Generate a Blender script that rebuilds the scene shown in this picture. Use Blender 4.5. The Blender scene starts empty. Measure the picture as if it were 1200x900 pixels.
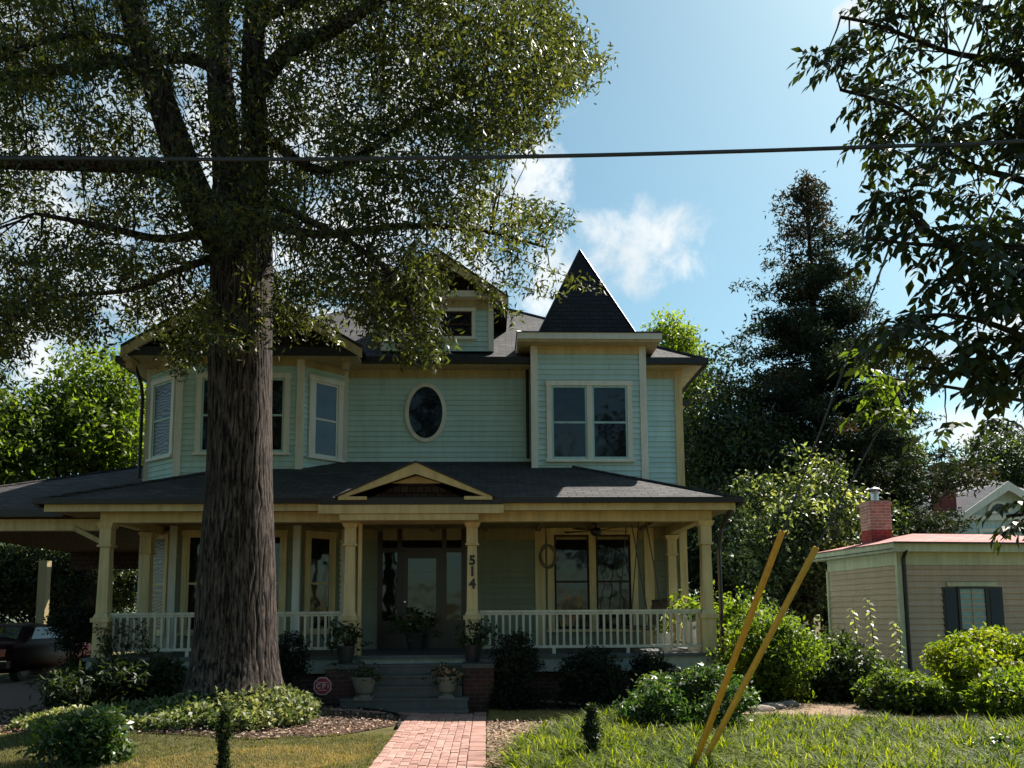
import bpy, bmesh, math, random
import numpy as np
from mathutils import Vector, Matrix
random.seed(7)
rng = np.random.default_rng(11)
SC = bpy.context.scene
COL = SC.collection
R = math.radians

# ------------------------------------------------------------------ camera geometry (photo is 1200x900)
F_PX, PITCH, YAW, ROLL, CY, EYE = 940.0, R(6.44), R(1.83), R(0.4), 616.0, 1.56
CAM_ROT = Matrix.Rotation(-YAW, 3, 'Z') @ Matrix.Rotation(math.pi / 2 + PITCH, 3, 'X') @ Matrix.Rotation(-ROLL, 3, 'Z')
def ray(u, v):
    return CAM_ROT @ Vector(((u - 600) / F_PX, -(v - CY) / F_PX, -1.0))
def PY(u, v, Y):                       # where the line of sight meets the upright plane at distance Y
    d = ray(u, v); t = Y / d.y
    return Vector((d.x * t, Y, EYE + d.z * t))
def PZ(u, v, z=0.0):                   # where it meets the level plane at height z
    d = ray(u, v); t = (z - EYE) / d.z
    return Vector((d.x * t, d.y * t, z))
cam = bpy.data.cameras.new('camera')
cam.sensor_width = 36; cam.lens = F_PX / 1200 * 36; cam.shift_y = (CY - 450) / 1200
cam.clip_start = 0.05; cam.clip_end = 3000
co = bpy.data.objects.new('camera', cam); COL.objects.link(co)
co.location = (0, 0, EYE); co.rotation_euler = CAM_ROT.to_euler()
SC.camera = co

# ------------------------------------------------------------------ light
SUN_DIR = Vector((0.67, 0.59, 1.0)).normalized()      # towards the sun
SUN_EL = math.asin(SUN_DIR.z); SUN_AZ = math.atan2(SUN_DIR.x, SUN_DIR.y)
sd = bpy.data.lights.new('sun', 'SUN'); sd.energy = 5.0; sd.angle = R(0.53); sd.color = (1.0, 0.94, 0.84)
so = bpy.data.objects.new('sun', sd); COL.objects.link(so)
so.rotation_euler = (-SUN_DIR).to_track_quat('-Z', 'Y').to_euler(); so.location = (20, 15, 40)

world = bpy.data.worlds.new('World'); SC.world = world; world.use_nodes = True
nt = world.node_tree; nt.nodes.clear()
def wn(t, **k):
    n = nt.nodes.new(t)
    for a, b in k.items(): setattr(n, a, b)
    return n
sky = wn('ShaderNodeTexSky', sky_type='NISHITA', sun_disc=False)
sky.sun_elevation = SUN_EL; sky.sun_rotation = SUN_AZ; sky.air_density = 1.0; sky.dust_density = 1.0; sky.ozone_density = 2.0
tint = wn('ShaderNodeMixRGB', blend_type='MULTIPLY'); tint.inputs[0].default_value = 1
tint.inputs[2].default_value = (0.85, 1.08, 0.94, 1)
nt.links.new(sky.outputs[0], tint.inputs[1])
geo = wn('ShaderNodeTexCoord')
def vmath(op, a, b=None):
    n = wn('ShaderNodeVectorMath', operation=op)
    for i, x in enumerate((a, b)):
        if x is None: continue
        if isinstance(x, (tuple, Vector)): n.inputs[i].default_value = tuple(x)
        else: nt.links.new(x, n.inputs[i])
    return n
def fmath(op, a, b=None, clamp=False):
    n = wn('ShaderNodeMath', operation=op, use_clamp=clamp)
    for i, x in enumerate((a, b)):
        if x is None: continue
        if isinstance(x, (int, float)): n.inputs[i].default_value = x
        else: nt.links.new(x, n.inputs[i])
    return n.outputs[0]
dirn = vmath('NORMALIZE', geo.outputs['Generated']).outputs[0]
def cloud_blob(u, v, ru, rv):          # a soft oval patch of cloud in one direction of the sky
    c = ray(u, v).normalized()
    right = Vector((c.y, -c.x, 0)).normalized(); up = right.cross(c).normalized()
    d = vmath('SUBTRACT', dirn, tuple(c)).outputs[0]
    a = fmath('MULTIPLY', vmath('DOT_PRODUCT', d, tuple(right)).outputs['Value'], F_PX / ru)
    b = fmath('MULTIPLY', vmath('DOT_PRODUCT', d, tuple(up)).outputs['Value'], F_PX / rv)
    r2 = fmath('ADD', fmath('MULTIPLY', a, a), fmath('MULTIPLY', b, b))
    return fmath('SUBTRACT', 1.0, r2, clamp=True)
acc = None
for b in [(618, 225, 62, 85), (735, 282, 120, 55), (655, 325, 90, 90), (765, 315, 85, 50), (1003, 16, 26, 15),
          (380, 160, 280, 330), (40, 260, 420, 330), (560, 330, 100, 75), (500, 230, 130, 120), (-400, 300, 420, 320), (1330, 330, 240, 110), (1190, 500, 120, 90)]:
    x = cloud_blob(*b)
    acc = x if acc is None else fmath('MAXIMUM', acc, x)
nz = wn('ShaderNodeTexNoise'); nz.inputs['Scale'].default_value = 13.0; nz.inputs['Detail'].default_value = 11; nz.inputs['Roughness'].default_value = 0.62
nz.inputs['Distortion'].default_value = 0.35
nt.links.new(dirn, nz.inputs['Vector'])
s = fmath('ADD', fmath('MULTIPLY', acc, 0.62), fmath('MULTIPLY', nz.outputs['Fac'], 2.0))
mr = wn('ShaderNodeMapRange', interpolation_type='SMOOTHSTEP')
mr.inputs['From Min'].default_value = 1.2; mr.inputs['From Max'].default_value = 1.78
nt.links.new(s, mr.inputs['Value'])
cl_fac = fmath('MULTIPLY', mr.outputs['Result'], fmath('MULTIPLY', acc, 6.0, clamp=True))
cmix = wn('ShaderNodeMixRGB'); nt.links.new(cl_fac, cmix.inputs[0]); nt.links.new(tint.outputs[0], cmix.inputs[1])
nz2 = wn('ShaderNodeTexNoise'); nz2.inputs['Scale'].default_value = 6; nz2.inputs['Detail'].default_value = 5
nt.links.new(dirn, nz2.inputs['Vector'])
cr = wn('ShaderNodeValToRGB'); cr.color_ramp.elements[0].position = .32; cr.color_ramp.elements[1].position = .6
cr.color_ramp.elements[0].color = (4.6, 5.4, 5.9, 1); cr.color_ramp.elements[1].color = (7.4, 7.6, 7.6, 1)
nt.links.new(nz2.outputs['Fac'], cr.inputs[0]); nt.links.new(cr.outputs[0], cmix.inputs[2])
bg = wn('ShaderNodeBackground'); bg.inputs['Strength'].default_value = 0.064
nt.links.new(cmix.outputs[0], bg.inputs['Color'])
wo = wn('ShaderNodeOutputWorld'); nt.links.new(bg.outputs[0], wo.inputs['Surface'])

SC.view_settings.view_transform = 'Standard'; SC.view_settings.look = 'None'
SC.view_settings.exposure = 1.18; SC.view_settings.gamma = 1
SC.cycles.max_bounces = 6; SC.cycles.diffuse_bounces = 3; SC.cycles.transmission_bounces = 3; SC.cycles.glossy_bounces = 2
SC.cycles.use_denoising = True
SC.cycles.sample_clamp_indirect = 4.0

# ------------------------------------------------------------------ materials
def mat(name):
    m = bpy.data.materials.new(name); m.use_nodes = True
    return m, m.node_tree, m.node_tree.nodes['Principled BSDF']
def link(t, a, b): t.links.new(a, b)
def noise(t, scale, detail=4, rough=.55, vec=None, dist=0):
    n = t.nodes.new('ShaderNodeTexNoise'); n.inputs['Scale'].default_value = scale
    n.inputs['Detail'].default_value = detail; n.inputs['Roughness'].default_value = rough; n.inputs['Distortion'].default_value = dist
    if vec is not None: t.links.new(vec, n.inputs['Vector'])
    return n
def ramp(t, fac, stops):
    r = t.nodes.new('ShaderNodeValToRGB'); t.links.new(fac, r.inputs[0])
    e = r.color_ramp.elements
    while len(e) < len(stops): e.new(.5)
    for i, (p, c) in enumerate(stops):
        e[i].position = p; e[i].color = (*c, 1)
    return r
def bump(t, b, height, strength=.3, dist=.02):
    n = t.nodes.new('ShaderNodeBump'); n.inputs['Strength'].default_value = strength; n.inputs['Distance'].default_value = dist
    t.links.new(height, n.inputs['Height']); t.links.new(n.outputs[0], b.inputs['Normal'])
    return n
def mapping(t, src, scale):
    n = t.nodes.new('ShaderNodeMapping'); n.inputs['Scale'].default_value = scale; t.links.new(src, n.inputs['Vector']); return n.outputs[0]
def coords(t, which='Object'):
    return t.nodes.new('ShaderNodeTexCoord').outputs[which]
def pos(t): return t.nodes.new('ShaderNodeNewGeometry').outputs['Position']

def paint(name, c, var=.12, rough=.55, scale=2.2, dirt=.25):
    m, t, b = mat(name); p = pos(t)
    n = noise(t, scale, 6, .65, p)
    lo = tuple(x * (1 - var) for x in c); hi = tuple(min(1, x * (1 + var * .6)) for x in c)
    r = ramp(t, n.outputs['Fac'], [(.3, lo), (.7, hi)])
    st = noise(t, 1.0, 7, .7, mapping(t, p, (9, 9, .8)))          # rain streaks and grime
    r2 = ramp(t, st.outputs['Fac'], [(.36, tuple([1 - dirt] * 3)), (.58, (1, 1, 1))])
    mx = t.nodes.new('ShaderNodeMixRGB'); mx.blend_type = 'MULTIPLY'; mx.inputs[0].default_value = 1
    link(t, r.outputs[0], mx.inputs[1]); link(t, r2.outputs[0], mx.inputs[2])
    gi = t.nodes.new('ShaderNodeNewGeometry'); r3 = ramp(t, gi.outputs['Random Per Island'], [(0, (.92, .92, .91)), (1, (1.04, 1.04, 1.05))]); mx2 = t.nodes.new('ShaderNodeMixRGB'); mx2.blend_type = 'MULTIPLY'; mx2.inputs[0].default_value = 1
    link(t, mx.outputs[0], mx2.inputs[1]); link(t, r3.outputs[0], mx2.inputs[2]); link(t, mx2.outputs[0], b.inputs['Base Color'])
    b.inputs['Roughness'].default_value = rough
    f = noise(t, 60, 3, .5, p); bump(t, b, f.outputs['Fac'], .12, .01)
    return m
def plain(name, c, rough=.5, metal=0, spec=.5):
    m, t, b = mat(name); p = pos(t)
    n = noise(t, 14, 5, .6, p)
    r = ramp(t, n.outputs['Fac'], [(.3, tuple(x * .8 for x in c)), (.7, tuple(min(1, x * 1.1) for x in c))])
    link(t, r.outputs[0], b.inputs['Base Color'])
    b.inputs['Roughness'].default_value = rough; b.inputs['Metallic'].default_value = metal; b.inputs['Specular IOR Level'].default_value = spec
    return m
def glass(name, c, rough=.05, wob=.25):
    m, t, b = mat(name); p = pos(t)
    n = noise(t, 2.2, 3, .5, p)
    r = ramp(t, n.outputs['Fac'], [(.35, tuple(x * .6 for x in c)), (.7, c)])
    link(t, r.outputs[0], b.inputs['Base Color'])
    b.inputs['Roughness'].default_value = rough; b.inputs['Specular IOR Level'].default_value = .5
    n2 = noise(t, 1.6, 2, .5, p); bump(t, b, n2.outputs['Fac'], wob, .05)
    return m
def shingle(name, c1, c2, c3, sx=.30, sy=.14):
    m, t, b = mat(name); uv = coords(t, 'UV')
    br = t.nodes.new('ShaderNodeTexBrick'); link(t, uv, br.inputs['Vector'])
    br.inputs['Scale'].default_value = 1; br.inputs['Brick Width'].default_value = sx; br.inputs['Row Height'].default_value = sy
    br.inputs['Mortar Size'].default_value = .012; br.inputs['Mortar Smooth'].default_value = .4; br.inputs['Bias'].default_value = -.1
    br.inputs['Color1'].default_value = (*c1, 1); br.inputs['Color2'].default_value = (*c2, 1); br.inputs['Mortar'].default_value = (*c3, 1)
    n = noise(t, 1.3, 6, .7, uv); r = ramp(t, n.outputs['Fac'], [(.3, (.7, .7, .7)), (.7, (1.2, 1.15, 1.1))])
    mx = t.nodes.new('ShaderNodeMixRGB'); mx.blend_type = 'MULTIPLY'; mx.inputs[0].default_value = 1
    link(t, br.outputs['Color'], mx.inputs[1]); link(t, r.outputs[0], mx.inputs[2]); link(t, mx.outputs[0], b.inputs['Base Color'])
    b.inputs['Roughness'].default_value = .85; b.inputs['Specular IOR Level'].default_value = .3
    # each course rises towards its lower edge like lapped shingles
    sep = t.nodes.new('ShaderNodeSeparateXYZ'); link(t, uv, sep.inputs[0])
    md = t.nodes.new('ShaderNodeMath'); md.operation = 'FRACT'
    dv = t.nodes.new('ShaderNodeMath'); dv.operation = 'DIVIDE'; dv.inputs[1].default_value = sy
    link(t, sep.outputs['Y'], dv.inputs[0]); link(t, dv.outputs[0], md.inputs[0])
    inv = t.nodes.new('ShaderNodeMath'); inv.operation = 'SUBTRACT'; inv.inputs[0].default_value = 1; link(t, md.outputs[0], inv.inputs[1])
    ad = t.nodes.new('ShaderNodeMath'); ad.operation = 'SUBTRACT'; link(t, inv.outputs[0], ad.inputs[0]); link(t, br.outputs['Fac'], ad.inputs[1])
    g = noise(t, 90, 3, .6, uv); a2 = t.nodes.new('ShaderNodeMath'); a2.operation = 'MULTIPLY_ADD'; link(t, g.outputs['Fac'], a2.inputs[0]); a2.inputs[1].default_value = .3; link(t, ad.outputs[0], a2.inputs[2])
    bump(t, b, a2.outputs[0], 1.0, .035)
    return m
def brickwall(name, c1, c2, mortar, w=.21, h=.073):
    m, t, b = mat(name); uv = coords(t, 'UV')
    br = t.nodes.new('ShaderNodeTexBrick'); link(t, uv, br.inputs['Vector'])
    br.inputs['Scale'].default_value = 1; br.inputs['Brick Width'].default_value = w; br.inputs['Row Height'].default_value = h
    br.inputs['Mortar Size'].default_value = .008; br.inputs['Mortar Smooth'].default_value = .2
    br.inputs['Color1'].default_value = (*c1, 1); br.inputs['Color2'].default_value = (*c2, 1); br.inputs['Mortar'].default_value = (*mortar, 1)
    n = noise(t, 7, 6, .7, uv); r = ramp(t, n.outputs['Fac'], [(.3, (.6, .6, .6)), (.7, (1.2, 1.2, 1.2))])
    mx = t.nodes.new('ShaderNodeMixRGB'); mx.blend_type = 'MULTIPLY'; mx.inputs[0].default_value = 1
    link(t, br.outputs['Color'], mx.inputs[1]); link(t, r.outputs[0], mx.inputs[2]); link(t, mx.outputs[0], b.inputs['Base Color'])
    b.inputs['Roughness'].default_value = .9
    iv = t.nodes.new('ShaderNodeMath'); iv.operation = 'SUBTRACT'; iv.inputs[0].default_value = 1; link(t, br.outputs['Fac'], iv.inputs[1])
    bump(t, b, iv.outputs[0], .7, .01)
    return m
def foliage(name, cols, trans=.38, rough=.42, spec=.45, tcol=None):
    """leaves: colour differs leaf by leaf; part of the light passes through"""
    m, t, b = mat(name)
    g = t.nodes.new('ShaderNodeNewGeometry')
    k = len(cols); r = ramp(t, g.outputs['Random Per Island'], [(i / max(1, k - 1) * .98, c) for i, c in enumerate(cols)])
    n = noise(t, .9, 3, .5, g.outputs['Position']); r2 = ramp(t, n.outputs['Fac'], [(.35, (.75, .8, .8)), (.65, (1.2, 1.12, .95))])
    mx = t.nodes.new('ShaderNodeMixRGB'); mx.blend_type = 'MULTIPLY'; mx.inputs[0].default_value = 1
    link(t, r.outputs[0], mx.inputs[1]); link(t, r2.outputs[0], mx.inputs[2]); link(t, mx.outputs[0], b.inputs['Base Color'])
    b.inputs['Roughness'].default_value = min(.7, rough + .12); b.inputs['Specular IOR Level'].default_value = spec * .75
    tr = t.nodes.new('ShaderNodeBsdfTranslucent')
    mt = t.nodes.new('ShaderNodeMixRGB'); mt.blend_type = 'MULTIPLY'; mt.inputs[0].default_value = 1
    link(t, mx.outputs[0], mt.inputs[1]); mt.inputs[2].default_value = (*(tcol or (3.0, 3.1, .9)), 1)
    link(t, mt.outputs[0], tr.inputs['Color'])
    ms = t.nodes.new('ShaderNodeMixShader'); ms.inputs[0].default_value = trans
    link(t, b.outputs[0], ms.inputs[1]); link(t, tr.outputs[0], ms.inputs[2])
    link(t, ms.outputs[0], t.nodes['Material Output'].inputs['Surface'])
    return m
def bark(name, lo, hi, zs=.25, sc=14, strength=1.0):
    m, t, b = mat(name); p = pos(t)
    n = noise(t, sc, 8, .7, mapping(t, p, (1, 1, zs)), .6)
    n2 = noise(t, 1.1, 3, .5, p)
    r = ramp(t, n.outputs['Fac'], [(.44, lo), (.66, hi)])
    r2 = ramp(t, n2.outputs['Fac'], [(.35, (.8, .78, .78)), (.65, (1.1, 1.1, 1.08))])
    mx = t.nodes.new('ShaderNodeMixRGB'); mx.blend_type = 'MULTIPLY'; mx.inputs[0].default_value = 1
    link(t, r.outputs[0], mx.inputs[1]); link(t, r2.outputs[0], mx.inputs[2]); link(t, mx.outputs[0], b.inputs['Base Color'])
    b.inputs['Roughness'].default_value = .9; b.inputs['Specular IOR Level'].default_value = .2
    bump(t, b, n.outputs['Fac'], strength, .018)
    return m

M = {}
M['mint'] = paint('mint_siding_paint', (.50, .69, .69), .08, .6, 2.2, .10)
M['sage_shaded'] = paint('shaded_sage_wall_paint', (.20, .215, .145), .08, .6, 2.2, .10)  # porch wall green, darkened so the colour carries the porch shade
M['mint_trim'] = paint('mint_sash_paint', (.42, .63, .63), .1, .5)
M['cream'] = paint('cream_trim_paint', (.66, .50, .25), .12, .5)
M['white'] = paint('offwhite_trim_paint', (.76, .74, .67), .08, .5, dirt=.14)
M['rail'] = paint('rail_paint', (.60, .56, .45), .08, .5)
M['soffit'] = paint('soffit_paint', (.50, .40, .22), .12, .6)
M['gutter'] = plain('dark_gutter', (.018, .014, .014), .45)
M['roof'] = shingle('charcoal_shingles', (.034, .033, .038), (.074, .069, .072), (.010, .010, .012))
M['tower_roof'] = shingle('black_slate', (.010, .010, .014), (.024, .022, .028), (.004, .004, .005), .2, .12)
M['gable'] = shingle('brown_gable_shingles', (.055, .030, .024), (.085, .048, .036), (.02, .012, .01), .14, .13)
M['glass'] = glass('dark_window_glass', (.008, .008, .010))
M['glass_blue'] = glass('reflection_tinted_glass', (.05, .085, .11), .04, .5)  # bluish sky reflection put into the base colour
m, t, b = mat('curtain_with_reflections'); wv = t.nodes.new('ShaderNodeTexWave'); wv.bands_direction = 'Z'; wv.inputs['Scale'].default_value = 4.2; wv.inputs['Distortion'].default_value = 11; wv.inputs['Detail'].default_value = 2; wv.inputs['Detail Scale'].default_value = .8
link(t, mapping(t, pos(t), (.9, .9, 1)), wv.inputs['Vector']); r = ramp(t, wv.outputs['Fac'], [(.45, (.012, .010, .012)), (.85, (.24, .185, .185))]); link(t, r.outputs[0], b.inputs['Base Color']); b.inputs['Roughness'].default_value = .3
M['curtain'] = m  # wavy bands paint louvre reflections into the curtain colour
M['door'] = plain('dark_red_door', (.022, .007, .007), .35)
M['porch_floor'] = paint('grey_porch_floor', (.085, .095, .10), .15, .5)
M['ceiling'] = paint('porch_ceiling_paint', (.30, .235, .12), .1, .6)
M['black'] = plain('black_metal', (.012, .012, .013), .4)
M['found'] = brickwall('foundation_brick', (.075, .026, .022), (.11, .042, .032), (.10, .09, .08))
M['step'] = paint('grey_step_paint', (.12, .118, .11), .2, .7)
M['skirt'] = paint('porch_skirt_paint', (.40, .43, .37), .12, .6)
M['bark'] = bark('oak_bark', (.005, .0038, .0034), (.145, .108, .092), .12, 27, .4)
M['bark2'] = bark('dark_branch_bark', (.015, .012, .010), (.07, .055, .045), .3, 20)
M['leaf_oak'] = foliage('willow_oak_leaves', [(.024, .030, .015), (.040, .049, .020), (.062, .074, .026), (.095, .105, .036)], .36, .38, .5, (2.4, 2.4, .8))
M['leaf_hick'] = foliage('compound_leaves', [(.016, .024, .010), (.026, .038, .014), (.04, .055, .016)], .30, .36, .5, (1.8, 1.9, .7))
M['leaf_hick_lit'] = foliage('lit_compound_leaves', [(.04, .065, .012), (.065, .095, .02)], .45, .4, .4)  # brighter copy of the compound leaves, sunlight put into the colour
M['leaf_con'] = foliage('conifer_needles', [(.012, .022, .016), (.022, .034, .024), (.036, .045, .030)], .12, .6, .25)
M['leaf_cone'] = foliage('brown_conifer_tips', [(.045, .030, .022), (.08, .05, .035)], .1, .7, .2)
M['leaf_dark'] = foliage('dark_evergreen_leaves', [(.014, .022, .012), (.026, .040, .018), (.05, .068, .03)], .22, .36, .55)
M['leaf_yew_shaded'] = foliage('shade_darkened_yew_leaves', [(.006, .010, .007), (.012, .018, .011), (.02, .028, .016)], .12, .45, .3)  # yew green darkened below its own colour to hold the house shade
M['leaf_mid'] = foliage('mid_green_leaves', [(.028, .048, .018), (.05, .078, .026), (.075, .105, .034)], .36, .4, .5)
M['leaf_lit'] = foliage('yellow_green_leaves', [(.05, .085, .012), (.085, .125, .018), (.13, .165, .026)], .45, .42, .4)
M['leaf_lime'] = foliage('lime_hedge_leaves', [(.075, .10, .010), (.13, .155, .014), (.18, .19, .02)], .42, .4, .45)
M['leaf_box'] = foliage('glossy_shrub_leaves', [(.020, .045, .016), (.035, .075, .026), (.06, .11, .04)], .28, .28, .6)
M['leaf_ivy'] = foliage('ivy_leaves', [(.06, .09, .028), (.115, .145, .05), (.20, .215, .10), (.34, .33, .21)], .28, .38, .5, (1.9, 2.0, 1.0))
M['leaf_pale'] = foliage('pale_leaves', [(.10, .13, .06), (.17, .20, .11), (.26, .27, .18)], .35, .4, .5)
M['liriope'] = foliage('lily_turf_blades', [(.022, .042, .009), (.058, .092, .012), (.12, .155, .016), (.20, .22, .03)], .38, .5, .28, (2.8, 2.8, .5))
M['grass'] = foliage('lawn_blades', [(.055, .075, .024), (.10, .115, .036), (.17, .155, .065), (.30, .235, .13)], .3, .5, .3, (1.7, 1.8, .9))
M['dry'] = foliage('dry_grass_blades', [(.20, .17, .05), (.36, .27, .11), (.46, .34, .17)], .3, .6, .3, (1.5, 1.5, 1))
M['mulch'] = foliage('mulch_chips', [(.06, .034, .026), (.16, .095, .075), (.30, .205, .165), (.46, .36, .30)], .0, .9, .2)
M['flower'] = foliage('small_pink_flowers', [(.35, .10, .12), (.5, .30, .28), (.5, .45, .40)], .3, .6, .3)
M['terra'] = plain('stone_planter', (.20, .18, .145), .8)
M['pot_dark'] = plain('dark_pot', (.03, .025, .025), .5)
M['pot_white'] = plain('white_pot', (.7, .68, .62), .5)
M['guard'] = plain('weathered_orange_plastic', (.72, .31, .012), .5)
M['guard_old'] = plain('weathered_yellow_plastic', (.55, .33, .03), .55)
M['wire'] = plain('steel_wire', (.06, .06, .065), .5, .4)
M['cable'] = plain('black_cable', (.03, .03, .035), .35)
M['tan'] = paint('tan_siding_paint', (.50, .355, .245), .1, .65, 2.2, .12)
M['tan_trim'] = paint('pale_green_trim', (.56, .55, .37), .1, .55)
M['redroof'] = shingle('red_shingles', (.42, .16, .15), (.52, .24, .22), (.2, .08, .075), .3, .14)
M['chim'] = brickwall('pale_lit_chimney_brick', (.38, .16, .13), (.46, .25, .21), (.50, .43, .38))
M['chim_red_shaded'] = brickwall('red_shaded_chimney_brick', (.26, .022, .022), (.32, .04, .035), (.26, .10, .09))  # lower chimney: shade put into the brick colour; the upper copy carries sunlight
M['chim_far'] = brickwall('far_chimney_brick', (.24, .045, .04), (.30, .07, .06), (.24, .12, .10))
M['steel'] = plain('galvanised_steel', (.45, .50, .53), .35, .8)
M['shutter'] = plain('black_shutters', (.016, .016, .017), .5)
M['blind'] = plain('teal_pane', (.20, .34, .35), .15)
M['palehouse'] = paint('pale_blue_siding', (.50, .62, .62), .08, .6)
M['greyroof'] = shingle('grey_shingles', (.20, .20, .23), (.26, .26, .29), (.12, .12, .14))
M['signred'] = plain('security_sign_red', (.32, .03, .05), .4)
M['signwhite'] = plain('security_sign_white', (.62, .50, .50), .5)
M['car'] = plain('dark_red_car_paint', (.020, .002, .004), .5, 0, .12)
M['rubber'] = plain('tyre_rubber', (.01, .01, .01), .8)
M['steel_dark'] = plain('dull_wheel_steel', (.06, .06, .06), .6, .2)
M['chrome'] = plain('chrome', (.5, .5, .5), .2, 1)
M['taillight'] = plain('tail_lamp_red', (.25, .01, .012), .2)
M['plate'] = plain('number_plate', (.45, .45, .43), .5)
M['wood'] = plain('weathered_wood', (.15, .10, .06), .7)
M['log'] = plain('edging_stone', (.30, .24, .19), .9)
M['rope'] = plain('swing_chain', (.05, .035, .025), .6)
M['wreath'] = plain('woven_twig', (.20, .17, .12), .8)

# brick path: colour per brick
m, t, b = mat('path_brick'); g = t.nodes.new('ShaderNodeNewGeometry')
r = ramp(t, g.outputs['Random Per Island'], [(0, (.30, .155, .125)), (.35, (.36, .20, .165)), (.7, (.41, .25, .21)), (1, (.27, .14, .115))])
n = noise(t, 9, 7, .7, g.outputs['Position']); r2 = ramp(t, n.outputs['Fac'], [(.3, (.72, .70, .68)), (.65, (1.08, 1.06, 1.04))])
mx = t.nodes.new('ShaderNodeMixRGB'); mx.blend_type = 'MULTIPLY'; mx.inputs[0].default_value = 1
link(t, r.outputs[0], mx.inputs[1]); link(t, r2.outputs[0], mx.inputs[2]); link(t, mx.outputs[0], b.inputs['Base Color']); b.inputs['Roughness'].default_value = .85
n3 = noise(t, 60, 4, .6, g.outputs['Position']); bump(t, b, n3.outputs['Fac'], .4, .01)
M['pathbrick'] = m
M['mortar'] = plain('path_mortar', (.13, .09, .07), .95)
M['drive'] = paint('driveway_concrete', (.22, .12, .095), .25, .9, 3)
def soil(name, a, b_, c, sc=6):
    m, t, b = mat(name); p = pos(t)
    n = noise(t, sc, 9, .75, p); r = ramp(t, n.outputs['Fac'], [(.3, a), (.5, b_), (.7, c)])
    link(t, r.outputs[0], b.inputs['Base Color']); b.inputs['Roughness'].default_value = .95; b.inputs['Specular IOR Level'].default_value = .1
    n2 = noise(t, 45, 5, .7, p); bump(t, b, n2.outputs['Fac'], .8, .03)
    return m
M['lawn'] = soil('lawn_turf', (.055, .055, .022), (.10, .09, .035), (.17, .13, .065), 3)
M['bed'] = soil('mulch_bed', (.04, .025, .018), (.085, .055, .04), (.15, .10, .07), 12)
M['straw'] = soil('pine_straw_path', (.24, .16, .105), (.34, .24, .16), (.44, .33, .235), 9)

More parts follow.
